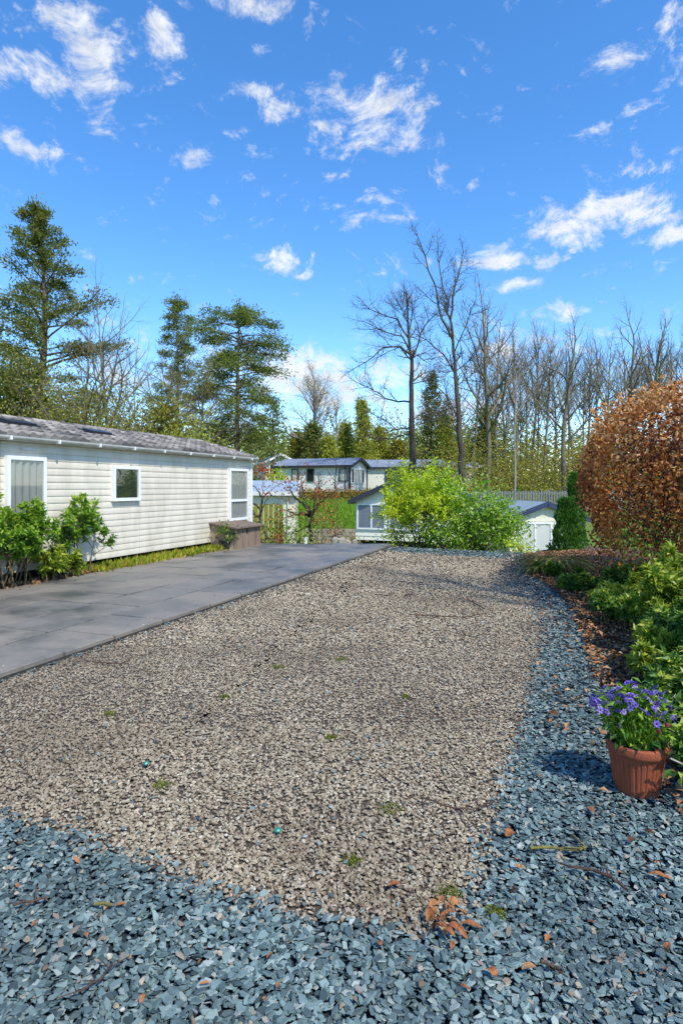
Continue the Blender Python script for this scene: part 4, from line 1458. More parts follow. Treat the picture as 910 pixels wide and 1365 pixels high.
def left_trees():
    x, y, z = at(46, 31)
    needle_tree('tall ragged dark conifer, highest on the left behind the caravan', (x, y, z), height_to(46, 290, 31), .32, lambda s: .40 * (1 - s) ** .85 + .02, 100, 11, M['fir'], M['bark_red'],
                droop=.12, h0=.12, L=.20, Wd=.06, per=130, rag=(.3, 1.3), name='conifer_tree', gap=.45, up0=.42, clump=.24, flat=.6)
    x, y, z = at(234, 42)
    needle_tree('slim pine with a small rounded top between the bare tree and the wide pine', (x, y, z), height_to(234, 400, 42), .2, lambda s: .12 * (1 - s) ** .45 + .02, 54, 12, M['pine'], M['bark_red'],
                droop=.5, h0=.38, L=.22, Wd=.06, per=110, gap=.4, up0=.25, clump=.27)
    x, y, z = at(318, 38)
    needle_tree('wide flat topped pine with drooping boughs behind the caravan end', (x, y, z), height_to(318, 408, 38), .26, lambda s: .20 * (1 - s ** 6) ** .5 * (.55 + .45 * s) + .07, 88, 15, M['pine'], M['bark_red'],
                droop=.75, h0=.34, L=.22, Wd=.06, per=120, gap=.45, up0=.30, clump=.28)
    x, y, z = at(362, 58)
    needle_tree('small open pine right of the wide flat topped one', (x, y, z), height_to(362, 537, 58), .14, lambda s: .2 * (1 - s) ** .5 + .04, 34, 16, M['pine'], M['bark_red'], droop=.4, h0=.35, L=.34, Wd=.1, per=26, clump=.3)
    rows = [(150, 392, 30, .13, BUSHY, 'bushy bare tree with many fine twigs right of the tall conifer'), (192, 428, 33, .11, BUSHY, 'smaller bare bushy tree beside the slim pine'),
            (14, 405, 28, .16, BUSHY, 'bare tree at the left photo edge before the tall conifer'), (112, 430, 27, .11, BUSHY, 'bare tree leaning across the foot of the tall conifer'),
            (270, 480, 36, .13, BUSHY, 'short bare tree between the two pines')]
    for i, (px, top, Y, r, P, lab) in enumerate(rows):
        x, y, z = at(px, Y)
        bare_tree(lab, (x, y, z), height_to(px, top, Y), r, P, 120 + i, M['bark_grey'], buds=(M['brush'], 1, .09, .15) if i in (2, 4) else None)
    x, y, z = at(-40, 30)
    bare_tree('bare tree beyond the left photo edge', (x, y, z), 10, .16, BUSHY, 131, M['bark_grey'])
    # bright spring bush above the caravan roof
    x, y, z = at(254, 29)
    blob_shrub('spring_tree', 'yellow green leafy tree just above the caravan roof', 'tree', (x, y, z), [(0, 0, 3.6, 1.1, 1.0, 1.5, 1500), (-.9, .3, 3.0, .9, .9, 1.2, 900), (.6, 0, 2.6, .9, .9, 1.6, 900)], .2, M['cone'], M['bark_grey'], 7, seed=9, clumpy=26, stem_r=.05)
    x, y, z = at(222, 31)
    blob_shrub('olive_tree', 'olive leafy tree behind the caravan roof left of the yellow green one', 'tree', (x, y, z), [(0, 0, 4.6, 1.3, 1.0, 1.4, 1300), (-1.0, .3, 3.4, 1.2, .9, 1.4, 1000)], .2, M['brush'], M['bark_grey'], 7, seed=10, clumpy=30, stem_r=.05)
    for i, (px, Y, hh, lab) in enumerate(((100, 27, 5.2, 'olive budding tree behind the caravan roof right of the tall conifer'), (172, 33, 5.4, 'olive budding tree below the twiggy bare trees'), (-25, 30, 5.6, 'olive budding tree at the left photo edge'), (285, 37, 4.0, 'low olive tree between the two pines'))):
        x, y, z = at(px, Y)
        blob_shrub('olive_tree', lab, 'tree', (x, y, z), [(0, 0, hh * .72, 1.5, 1.1, hh * .3, 1500), (-1.1, .3, hh * .55, 1.2, .9, hh * .3, 1100), (1.1, .3, hh * .5, 1.3, .9, hh * .3, 1100)], .15, M['brush_green' if i % 2 else 'brush'], M['bark_grey'], 8, seed=400 + i, clumpy=46, stem_r=.04)
    # by the tall conifer's foot
    x, y, z = at(30, 29)
    blob_shrub('olive_tree', 'grey green leafy tree filling the foot of the tall conifer', 'tree', (x, y, z), [(-.3, 0, 5.6, 1.9, 1.2, 2.5, 3600), (1.7, .3, 4.6, 1.5, 1.0, 2.3, 2300), (-1.9, 0, 4.9, 1.6, 1.1, 2.3, 2300), (3.0, .5, 3.9, 1.4, 1.0, 1.8, 1600)], .14, M['brush_green'], M['bark_grey'], 8, seed=12, clumpy=40, stem_r=.05)


left_trees()


def middle_trees():
    x, y, z = at(424, 60)
    bare_tree('pale misty birch rising above the hillside woods', (x, y, z), height_to(424, 482, 60), .22, dict(BARE, lv=5, nc=[14, 7, 5, 4], ang=[.5, .6, .7, .8], lr=[.42, .5, .5, .5]), 140, M['bark_pale'], name='birch_tree', buds=(M['brush_gold'], 2, .08, .25))
    x, y, z = at(452, 66)
    bare_tree('second pale birch, shorter, right of the misty one', (x, y, z), height_to(452, 520, 66), .18, dict(BARE, ang=[.5, .6, .7, .8]), 141, M['bark_pale'], name='birch_tree', buds=(M['brush_gold'], 2, .09, .25))
    cone = lambda s: .19 * (1 - s) ** .9 + .012
    rows = [(485, 535, 60, 'cone', 'pointed golden green conifer above the long white caravan'), (462, 566, 62, 'cone', 'blunt golden conifer left of the pointed golden one'), (421, 566, 59, 'fir', 'dark green upright conifer behind the long white caravan roof'),
            (504, 572, 64, 'cone', 'low golden conifer right of the pointed golden one'), (398, 578, 61, 'brush', 'pale olive conifer left of the dark upright one'), (438, 585, 57, 'cone', 'small golden conifer over the caravan roof middle'),
            (574, 500, 64, 'fir', 'tall feathery dark conifer seen between the oak and the tallest bare tree'), (600, 555, 62, 'cone', 'yellow green conifer left of the tallest bare trunk'), (640, 548, 66, 'pine', 'pine behind the tallest bare trunk'),
            (530, 590, 63, 'brush', 'soft olive conifer left of the oak trunk')]
    for i, (px, top, Y, mt, lab) in enumerate(rows):
        x, y, z = at(px, Y)
        h = height_to(px, top, Y)
        pf = cone if i not in (2, 4, 8, 9) else (lambda s: .24 * (1 - s) ** .55 + .02)
        needle_tree(lab, (x, y, z), h, .14, pf, 80 if i != 6 else 60, 150 + i, M[mt], M['bark_red'], droop=.2, h0=.06, L=.36, Wd=.13, per=24, name='conifer_tree', gap=.2, up0=.1, clump=.36)
    rows = [(582, 612, 50, 1.5, 'thuja', 'dark rounded evergreen bush left of the tallest bare trunk'), (545, 610, 52, 1.4, 'brush_green', 'grey green bush behind the oak trunk')]
    for i, (px, py, Y, rr, mt, lab) in enumerate(rows):
        x, y, z = at(px, Y)
        blob_shrub('evergreen_bush', lab, 'bush', (x, y, z), [(0, 0, rr * .9, rr, rr, rr * 1.1, 1300)], .2, M[mt], M['bark_dark'], 3, seed=60 + i, clumpy=22)
    # between the near caravan end and the far homes
    x, y, z = at(371, 40)
    blob_shrub('lime_bush', 'bright lime bush left of the long white caravan', 'bush', (x, y, z), [(0, 0, 1.1, .75, .7, 1.15, 900), (-.5, 0, .8, .6, .6, .9, 500)], .15, M['lime'], M['stem'], 4, seed=70, clumpy=18)
    x, y, z = at(349, 41)
    blob_shrub('red_leaf_shrub', 'shrub with rusty red young leaves beside the bright lime bush', 'shrub', (x, y, z), [(0, 0, 1.6, .7, .7, .8, 380)], .15, M['orange'], M['stem'], 5, seed=71, clumpy=12)
    x, y, z = at(341, 40)
    blob_shrub('dark_shrub', 'dark green shrub below the rusty red leaves', 'shrub', (x, y, z), [(0, 0, .8, .8, .7, 1.0, 700)], .14, M['thuja'], M['stem'], 4, seed=72, clumpy=16)
    # hedge of old leaves along the far terrace and the bright grass of the bank
    a = PX(398, 660, 41.0); b = PX(500, 660, 41.0)
    g = np.random.default_rng(8)
    t = thing('beech_hedge', 'low golden brown clipped hedge under the long white caravan', 'hedge', ((a[0] + b[0]) / 2, 41.0, gz(.5, 41)))
    mb = MB(); volume_leaves(mb, g, [(k, 0, .38, .45, .35, .42, 420) for k in np.linspace(-2.7, 2.7, 9)], .12, clumpy=0)
    mb.build('crown', M['brush_gold'], t)
    m_ = MB(); m_.tubes([((k, 0, -.1), (k + .1, 0, .6), .03, .01) for k in np.linspace(-2.7, 2.7, 12)], 4); m_.build('stems', M['stem'], t, kind='stuff')
    n = 16000
    P = np.stack([g.uniform(-6.0, 2.2, n), g.uniform(31.4, 40.2, n), np.zeros(n)], 1)
    P[:, 2] = ground_z(P[:, 0], P[:, 1])
    mb = MB(); mb.leaves(P, g.normal(size=(n, 3)) * .35 + np.array([0, 0, 1]), g.uniform(.12, .3, n), .05, g, simple=True, up=.1)
    mb.build('bank_grass', M['grass'], kind='stuff')
    # small bare shrubs against the white wall
    for i, (px, top, lab) in enumerate(((400, 620, 'leafless twiggy shrub before the left half of the long white caravan'), (446, 612, 'leafless forked shrub before the middle of the long white caravan'), (425, 622, 'thin leafless stem shrub between the two twiggy ones'))):
        x, y, z = at(px, 42.5)
        bare_tree(lab, (x, y, z), height_to(px, top, 42.5) * 1.1, .06, dict(BARE, lv=4, t0=[.15, .2, .15], nc=[8, 4, 3], lr=[.6, .5, .5]), 170 + i, M['bark_dark'], name='bare_shrub')


middle_trees()


# ------------------------------------------------------------------ the garden below the terrace end
def garden():
    x0, y0, _ = PX(350, 700, 16.9)
    z0 = gz(x0, y0)
    def tw(name, label, base, lines, Y, leaf, leafpts, seed, r=.05):
        g = np.random.default_rng(seed)
        bx, by, bz = base
        t = thing(name, label, 'shrub', base)
        segs = []; tips = []
        P = dict(lv=3, n=[5, 4, 3], wob=[.2, .25, .25], up=[.03, .02, .0], nc=[4, 3], t0=[.2, .2], ang=[.8, .9], lr=[.55, .55], rr=[.6, .6], end=.35)
        for (ln, ra) in lines:
            q = None
            for i, (px, py) in enumerate(ln):
                X = PX(px, py, Y + .12 * g.normal()); v = Vector((X[0] - bx, X[1] - by, X[2] - bz))
                if q is not None:
                    m = 4; u = q
                    for j in range(m):
                        u2 = q + (v - q) * ((j + 1) / m) + Vector(g.normal(size=3)) * .018
                        f0 = 1 - .55 * ((i - 1) + j / m) / (len(ln) - 1)
                        segs.append((tuple(u), tuple(u2), ra * f0, ra * f0 * .94, 0)); u = u2
                    grow(g, v, (v - q).normalized(), ra * .35, .55, 1, P, segs, tips)
                    q = u
                else:
                    q = v
        woody(t, segs, M['bark_dark'], 0, None, names=('stem', 'twigs'), sides=(7, 4, 3))
        tp = np.array([q[0] for q in tips])
        c = len(tp)
        k = 5
        Pp = np.repeat(tp, k, 0) + g.normal(size=(c * k, 3)) * .09
        mb = MB(); mb.leaves(Pp, g.normal(size=Pp.shape), .085, .05, g, simple=True); mb.build('crown', leaf, t)
        return t
    tw('twisted_shrub', 'twisted dark stemmed shrub with orange leaves beside the caravan corner', (x0, y0, z0),
       [([(356, 718), (350, 702), (345, 690), (350, 678), (349, 662), (344, 655)], .045), ([(349, 680), (342, 672), (334, 668), (330, 664)], .03), ([(349, 665), (358, 656), (364, 662)], .025), ([(345, 690), (336, 680)], .02)], 16.9, M['orange'], None, 4)
    x1, y1, _ = PX(404, 700, 17.6)
    tw('twisted_tree', 'small gnarled tree with knobbly crown and rusty leaves at the terrace end', (x1, y1, gz(x1, y1)),
       [([(415, 722), (414, 706), (415, 688)], .06), ([(415, 688), (404, 684), (392, 686), (382, 680)], .045), ([(415, 688), (405, 672), (395, 664), (388, 656)], .045), ([(415, 688), (412, 676), (404, 662), (402, 650)], .035), ([(415, 688), (424, 672), (436, 662)], .035),
        ([(414, 700), (400, 706), (386, 712)], .03), ([(415, 688), (420, 676), (418, 660)], .03)], 17.6, M['orange'], None, 5)
    rows = [('garden_shrub', 'grey green shrub under the small gnarled tree', 402, 712, 17.2, [(0, 0, .35, .5, .4, .45, 420)], .07, 'shrub'),
            ('garden_shrub', 'leafy shrub beside the white leaning board', 383, 705, 18.2, [(0, 0, .5, .45, .4, .6, 420)], .08, 'lime2'),
            ('garden_shrub', 'small shrub with orange tips before the storage box end', 352, 722, 15.8, [(0, 0, .12, .3, .25, .28, 260)], .06, 'near_lime'),
            ('garden_shrub', 'pale tan dried flowerhead shrub beside the green bin', 425, 712, 17.9, [(0, 0, .5, .45, .4, .5, 380)], .07, 'straw'),
            ('garden_shrub', 'low yellow green plant at the terrace end beside the pipe stub', 388, 724, 16.2, [(0, 0, .2, .5, .25, .28, 320)], .06, 'near_lime'),
            ('garden_shrub', 'dead brown flower clump left of the cream caravan', 459, 718, 17.0, [(0, 0, .25, .35, .3, .3, 260)], .06, 'litter'),
            ('garden_shrub', 'tuft of yellow green leaves under the cream caravan', 477, 724, 18.0, [(0, 0, .35, .3, .3, .2, 200)], .07, 'weed'),
            ('garden_shrub', 'young shrub with red brown leaves right of the gnarled tree', 437, 690, 19.0, [(0, 0, .7, .4, .4, .55, 220)], .07, 'orange')]
    for i, (nm, lab, px, py, Y, bl, sz, mt) in enumerate(rows):
        x, y, _ = PX(px, py, Y); z = gz(x, y)
        top = PX(px, py, Y)[2]
        lift = max(0, top - z - bl[0][2])
        bl = [(b[0], b[1], b[2] + lift, b[3], b[4], b[5] + lift * .4, b[6]) for b in bl]
        blob_shrub(nm, lab, 'shrub', (x, y, z), bl, sz, M[mt], M['stem'], 5, seed=200 + i, clumpy=14)
    # orange red flower spike plant
    x, y, _ = PX(372, 722, 15.9); z = gz(x, y)
    blob_shrub('orange_plant', 'little plant with orange red leaves on the terrace edge', 'plant', (x, y, z), [(0, 0, .35, .14, .12, .22, 120)], .06, M['orange'], M['stem'], 4, seed=230)


garden()


def lime_shrubs():
    # feathery lime shrub
    x, y, _ = PX(562, 720, 15.6); z = gz(x, y)
    g = np.random.default_rng(14)
    t = thing('lime_shrub', 'tall feathery lime green shrub at the end of the drive', 'shrub', (x, y, z))
    segs, tips = [], []
    P = dict(lv=4, n=[7, 5, 4, 3], wob=[.07, .1, .12, .14], up=[.02, -.01, -.04, -.05], nc=[7, 5, 3], t0=[.3, .2, .1], ang=[.75, .7, .7], lr=[.55, .55, .5], rr=[.55, .55, .5], end=.35)
    for i in range(9):
        a = i * .7 + g.normal() * .2
        e = g.uniform(.2, .75)
        grow(g, (g.normal() * .08, g.normal() * .08, -.05), (math.cos(a) * e, math.sin(a) * e, 1), .022, 1.75 * g.uniform(.75, 1.1) - .1 * e, 0, P, segs, tips)
    mbs = MB(); seg_build(segs, mbs, lambda l: True, (5, 3, 3, 3)); mbs.build('stems', M['stem'], t, smooth=True, kind='stuff')
    tp = np.array([q[0] for q in tips]); td = np.array([q[1] for q in tips])
    k = 6
    Pp = np.repeat(tp, k, 0) - np.repeat(td, k, 0) * g.uniform(0, .32, (len(tp) * k, 1)) + g.normal(size=(len(tp) * k, 3)) * .035
    keep = Pp[:, 2] + z < 2.3
    Pp = Pp[keep]
    Dd = np.repeat(td, k, 0)[keep] + g.normal(size=Pp.shape) * .6 + np.array([0, 0, -.15])
    mb = MB(); mb.leaves(Pp, Dd, g.uniform(.06, .12, len(Pp)), g.uniform(.03, .05, len(Pp)), g, up=.55, simple=True)
    mb.build('crown', M['lime'], t)
    # broader, darker shrub to its right
    x, y, _ = PX(640, 730, 15.2); z = gz(x, y)
    blob_shrub('broad_shrub', 'broad fresh green shrub with white edged leaves right of the feathery lime one', 'shrub', (x, y, z),
               [(-.7, .1, 1.0, .7, .6, .75, 1500), (.0, .0, .9, .6, .6, .7, 1500), (.55, -.1, .62, .48, .5, .55, 1000), (-.1, -.2, .45, 1.1, .5, .5, 1000)], .12, M['lime2'], M['stem'], 12, W=.5, seed=15, clumpy=60, up=.6)
    x, y, _ = PX(588, 732, 14.9); z = gz(x, y)
    blob_shrub('low_shrub', 'low dark leaved plant between the two green shrubs', 'shrub', (x, y, z), [(0, 0, .35, .45, .35, .4, 520)], .09, M['shrub'], M['stem'], 6, seed=16, clumpy=16)
    x, y, _ = PX(534, 728, 15.4); z = gz(x, y)
    blob_shrub('low_shrub', 'low yellow green plant at the corner of the paving end', 'shrub', (x, y, z), [(0, 0, .45, .5, .35, .42, 560)], .08, M['lime'], M['stem'], 6, seed=17, clumpy=18)
    x, y, _ = PX(688, 735, 14.2); z = gz(x, y)
    blob_shrub('low_shrub', 'low lime shoots at the right end of the broad shrub', 'shrub', (x, y, z), [(0, 0, .2, .4, .3, .28, 320)], .07, M['lime'], M['stem'], 6, seed=18, clumpy=14)


lime_shrubs()


def clipped_conifers():
    for i, (px, top, Y, rr, lab) in enumerate(((755, 664, 13.9, .34, 'deep green upright conifer standing before the right hand caravan windows'), (766, 628, 15.4, .27, 'second deep green conifer, taller, behind the upright one'))):
        x, y, _ = PX(px, 600, Y); z = gz(x, y)
        h = PX(px, top, Y)[2] - z
        g = np.random.default_rng(300 + i)
        t = thing('upright_conifer', lab, 'conifer', (x, y, z))
        mb = MB()
        n = 5200
        zz = g.random(n) ** .9
        rad = rr * np.clip(1.15 - zz, .0, 1) ** .55 * (.55 + .45 * g.random(n) ** .5) * (1 + .13 * np.sin(zz * 21 + 2 * i))
        a = g.uniform(0, 6.283, n)
        rad *= 1 + .16 * np.sin(a * 3 + zz * 6)
        P = np.stack([rad * np.cos(a), rad * np.sin(a), zz * h * .97], 1)
        D = np.stack([np.cos(a) * .35, np.sin(a) * .35, np.full(n, 1.0)], 1) + g.normal(size=(n, 3)) * .3
        mb.leaves(P, D, g.uniform(.05, .12, n), .028, g, simple=True, up=.2)
        mb.build('crown', M['thuja'], t)
        m_ = MB(); m_.tubes([((0, 0, -.1), (0, 0, h * .8), .05, .012)], 6); m_.build('trunk', M['bark_dark'], t, smooth=True)


clipped_conifers()


# ------------------------------------------------------------------ the copper beech hedge and the bed on the right
def beech():
    g = np.random.default_rng(41)
    bx, by = 4.35, 8.3
    t = thing('copper_beech_hedge', 'large rounded hedge of coppery dead beech leaves right of the drive', 'hedge', (bx, by, -.02), AX)
    # local x along the drive, y to its left
    mb = MB()
    def shell(n, lo=.86, hi=1.03):
        d = g.normal(size=(n, 3)); d /= np.linalg.norm(d, axis=1, keepdims=True)
        e = 5.0
        s = (np.abs(d) ** e).sum(1) ** (-1 / e)
        q = d * s[:, None]
        lump = 1 + .06 * np.sin(q[:, 0] * 7 + 1) * np.sin(q[:, 2] * 6) + .055 * np.sin(q[:, 1] * 8 + q[:, 2] * 5) + .03 * np.sin(q[:, 0] * 17 + q[:, 1] * 13) * np.sin(q[:, 2] * 15)
        rad = g.uniform(lo, hi, n) * lump
        P = q * rad[:, None] * np.array([2.2, 1.55, 1.16]) + np.array([.7, -.72, 1.68])
        return P, q
    P, q = shell(33000)
    # thin, ragged bottom
    keep = g.random(len(P)) < np.clip((P[:, 2] - .35) / .6, .14, 1)
    hole = (np.sin(P[:, 0] * 3.1 + 1.0) + np.sin(P[:, 1] * 4.3) + np.sin(P[:, 2] * 3.7 + P[:, 0]) > 1.35)
    keep &= ~(hole & (g.random(len(P)) < .7))
    P, q = P[keep], q[keep]
    D = q * .35 + g.normal(size=P.shape) * .7 + np.array([0, 0, -.25])
    rn = g.random(len(P)) * .7 + .13 + .3 * np.clip((P[:, 2] - 1.5) / 1.2, 0, 1) + .12 * np.sin(P[:, 0] * 2.3 + P[:, 2] * 3)  # sunlit top and shaded middle put into leaf tone, besides browner lower leaves
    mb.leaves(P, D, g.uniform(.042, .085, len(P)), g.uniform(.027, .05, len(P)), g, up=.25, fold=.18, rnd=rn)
    P, q = shell(9000, .35, .85)
    keep = (P[:, 2] > .8)
    P = P[keep]
    mb.leaves(P, g.normal(size=P.shape), .07, .04, g, simple=True, up=.3, rnd=g.random(len(P)) * .4)
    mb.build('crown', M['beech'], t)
    gs = MB()
    volume_leaves(gs, g, [(-1.1, .2, .9, .5, .5, .4, 260), (-.9, -.9, 1.1, .5, .6, .5, 240), (.4, .3, .7, .8, .4, .3, 200), (-1.2, -.4, 1.5, .25, .7, .3, 90)], .07, W=.5, simple=False, shell=.2)
    gs.build('green_shoots', M['near_lime'], t, kind='stuff')
    segs, tips = [], []
    Pp = dict(lv=4, n=[8, 5, 3, 2], wob=[.07, .12, .14, .15], up=[.05, .05, .02, 0], nc=[9, 5, 3], t0=[.3, .2, .1], ang=[.5, .7, .7], lr=[.36, .5, .5], rr=[.5, .5, .5], end=.3)
    for i in range(9):
        segs = []
        if i % 3 == 2:
            continue
        grow(g, (-.95 + i * .38 + g.normal() * .08, -.1 + g.normal() * .22, -.1), (g.normal() * .12, g.normal() * .12, 1), .030, 2.1, 0, Pp, segs, tips)
        woody(t, segs, M['bark_dark'], 0, None, names=('trunk', 'branches'), sides=(7, 4, 3, 3))
    return t


beech()


def whorl_shrub(name, label, loc, stems, leaf, seed, L=.10, W=.04, per=7, spread=.5, h=.8, parts=0, P=None, droop=.1, rank_leaf='leaf', kl=None, group=None, cat='shrub', dens=1):
    """Evergreen with rosettes of leaves at its shoot ends; the leaves that show largest are parts of their own."""
    g = np.random.default_rng(seed)
    t = thing(name, label, cat, loc, 0, group)
    segs, tips = [], []
    P = P or dict(lv=4, n=[5, 3, 2, 1], wob=[.12, .14, .16, .18], up=[.03, .03, .03, .03], nc=[5, 4, 3], t0=[.3, .25, .2], ang=[.7, .7, .7], lr=[.55, .55, .5], rr=[.6, .6, .55], end=.4)
    for i in range(stems):
        a = i * 2.4 + g.normal() * .3
        e = g.uniform(.1, spread)
        grow(g, (g.normal() * spread * .3, g.normal() * spread * .3, -.06), (math.cos(a) * e, math.sin(a) * e, 1), .016, h * g.uniform(.5, .8), 0, P, segs, tips)
    mbs = MB(); seg_build(segs, mbs, lambda l: True, (5, 3, 3, 3)); mbs.build('stems', M['stem'], t, smooth=True, kind='stuff')
    base, dirs = [], []
    for (p, d) in tips:
        d = Vector(d).normalized()
        for j in range(per * dens):
            az = j * 2.4 + g.normal() * .3
            v = rot_away(d, g.uniform(.7, 1.35), az)
            b = Vector(p) - d * g.uniform(0, .06) * (1 if j < per else 2.5)
            base.append(tuple(b)); dirs.append((v.x, v.y, v.z - droop))
    base = np.array(base); dirs = np.array(dirs)
    n = len(base)
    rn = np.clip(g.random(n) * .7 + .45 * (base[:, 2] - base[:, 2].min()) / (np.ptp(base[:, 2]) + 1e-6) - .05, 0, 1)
    Ls = L * g.uniform(.6, 1.25, n); Ws = W * g.uniform(.75, 1.25, n)
    if parts:
        # nearest to the viewer first
        wx = base + np.array(loc)
        order = np.argsort(np.linalg.norm(wx - np.array([0, 0, EYE]), axis=1) - .6 * Ls / L)
        first = order[:parts]
        for i in first:
            m = MB(); m.leaves([(0, 0, 0)], [dirs[i]], Ls[i], Ws[i], g, up=.6, rnd=[rn[i]])
            m.build('leaf', leaf, t, loc=tuple(base[i]))
        rest = order[parts:]
    else:
        rest = np.arange(n)
    mb = MB(); mb.leaves(base[rest], dirs[rest], Ls[rest], Ws[rest], g, up=.6, rnd=rn[rest])
    mb.build('foliage', leaf, t, kind='stuff')
    return t


def bed():
    g = np.random.default_rng(51)
    # soil sheet, slightly raised away from its edge
    mb = MB()
    ys = np.linspace(1.2, 14.2, 40); edge = np.interp(ys, [1.2, 2.3, 3.0, 3.6, 4.3, 4.9, 6.0, 7.4, 8.6, 10, 13.2, 14.2], [1.62, 1.64, 1.74, 1.8, 2.0, 2.14, 2.54, 2.98, 3.2, 3.3, 4.15, 4.6])
    us = np.linspace(0, 1, 14)
    V = np.array([[e + u * 5.5, y, -.02 + .10 * min(1, u * 5) + .03 * math.sin(u * 40 + y * 3) * (u > .02)] for y, e in zip(ys, edge) for u in us])
    n = len(us)
    q = np.array([[i * n + j, i * n + j + 1, (i + 1) * n + j + 1, (i + 1) * n + j] for i in range(len(ys) - 1) for j in range(n - 1)])
    mb.add(V, [q]); mb.build('flower_bed', M['soil'], kind='structure', smooth=True)
    # leaf litter over it and out on to the slate
    n = 13000
    yy = 1.6 + (13.4 - 1.6) * g.random(n) ** .8
    ed = np.interp(yy, ys, edge)
    off = np.abs(g.normal(size=n)) * .9 - .12
    stray = g.random(n) < .02
    off[stray] = -g.random(stray.sum()) * .6
    zz = np.where(off > 0, -.01 + .10 * np.clip(off / 5.5 * 5, 0, 1), .012) + g.uniform(.005, .035, n)
    P = np.stack([ed + off, yy, zz], 1)
    D = g.normal(size=(n, 3)) * np.array([1, 1, .25])
    mb = MB(); mb.leaves(P, D, g.uniform(.035, .085, n), g.uniform(.02, .045, n), g, up=.75, fold=.3)
    mb.build('leaf_litter', M['litter'], kind='stuff')
    # dry grass mound
    x, y = G(742, 764)
    t = thing('dry_grass_mound', 'mound of arching dead grass at the far end of the bed', 'grass tuft', (x, y, .02))
    n = 1500
    a = g.uniform(0, 6.283, n); L = g.uniform(.35, .75, n)
    mb = MB()
    p0 = np.stack([g.normal(size=n) * .10, g.normal(size=n) * .10, np.full(n, .0)], 1)
    d0 = np.stack([np.cos(a), np.sin(a), g.uniform(.5, 1.6, n)], 1); d0 /= np.linalg.norm(d0, axis=1, keepdims=True)
    r = g.random(n)
    for k in range(4):
        p1 = p0 + d0 * (L / 4)[:, None]
        mb.leaves(p0, p1 - p0, L / 4 * 1.15, .016, g, simple=True, up=.7, rnd=r)
        d0 = d0 + np.array([0, 0, -.42]); d0 /= np.linalg.norm(d0, axis=1, keepdims=True); p0 = p1
        p0[:, 2] = np.maximum(p0[:, 2], .02)
    mb.build('blades', M['straw'], t, kind='stuff')
    # evergreen shrubs along the bed
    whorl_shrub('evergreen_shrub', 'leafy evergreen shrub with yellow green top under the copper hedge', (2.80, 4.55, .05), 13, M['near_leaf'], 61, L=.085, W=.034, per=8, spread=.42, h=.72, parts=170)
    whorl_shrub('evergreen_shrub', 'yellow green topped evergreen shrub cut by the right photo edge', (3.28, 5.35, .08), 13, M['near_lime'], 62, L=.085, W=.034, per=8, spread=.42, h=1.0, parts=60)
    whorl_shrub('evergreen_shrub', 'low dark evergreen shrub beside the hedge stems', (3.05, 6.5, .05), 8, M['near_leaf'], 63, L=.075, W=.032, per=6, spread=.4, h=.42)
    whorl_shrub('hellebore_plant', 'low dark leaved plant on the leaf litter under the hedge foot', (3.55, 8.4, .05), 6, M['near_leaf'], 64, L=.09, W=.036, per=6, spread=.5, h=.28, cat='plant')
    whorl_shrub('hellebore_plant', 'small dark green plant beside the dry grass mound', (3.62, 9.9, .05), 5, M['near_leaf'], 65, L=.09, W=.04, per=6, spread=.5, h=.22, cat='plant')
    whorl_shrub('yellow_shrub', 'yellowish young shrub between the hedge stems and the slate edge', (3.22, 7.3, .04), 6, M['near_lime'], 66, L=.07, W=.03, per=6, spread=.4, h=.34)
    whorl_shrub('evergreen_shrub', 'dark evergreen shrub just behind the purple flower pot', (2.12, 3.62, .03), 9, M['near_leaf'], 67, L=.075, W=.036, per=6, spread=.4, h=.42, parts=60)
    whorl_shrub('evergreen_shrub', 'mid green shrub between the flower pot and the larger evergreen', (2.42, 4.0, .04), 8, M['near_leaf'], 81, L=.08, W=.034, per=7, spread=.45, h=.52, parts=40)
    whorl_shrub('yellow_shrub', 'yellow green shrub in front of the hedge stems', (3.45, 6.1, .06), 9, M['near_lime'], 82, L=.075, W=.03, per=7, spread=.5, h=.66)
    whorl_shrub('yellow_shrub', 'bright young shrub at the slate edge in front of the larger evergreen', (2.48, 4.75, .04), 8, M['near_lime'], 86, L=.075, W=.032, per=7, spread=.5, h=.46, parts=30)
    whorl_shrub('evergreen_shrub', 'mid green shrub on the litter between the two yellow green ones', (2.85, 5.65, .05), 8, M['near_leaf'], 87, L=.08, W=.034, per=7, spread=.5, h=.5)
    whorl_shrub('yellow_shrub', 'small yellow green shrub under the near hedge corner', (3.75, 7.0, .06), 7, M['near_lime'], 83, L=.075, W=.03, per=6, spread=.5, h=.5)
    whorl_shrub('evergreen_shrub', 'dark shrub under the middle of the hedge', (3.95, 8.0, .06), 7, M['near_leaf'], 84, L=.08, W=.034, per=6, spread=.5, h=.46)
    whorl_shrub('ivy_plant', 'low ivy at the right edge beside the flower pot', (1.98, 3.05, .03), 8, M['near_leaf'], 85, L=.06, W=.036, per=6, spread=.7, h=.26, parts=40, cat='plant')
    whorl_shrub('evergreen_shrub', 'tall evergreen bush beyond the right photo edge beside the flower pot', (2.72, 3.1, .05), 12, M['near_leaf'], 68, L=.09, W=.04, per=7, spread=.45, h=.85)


bed()


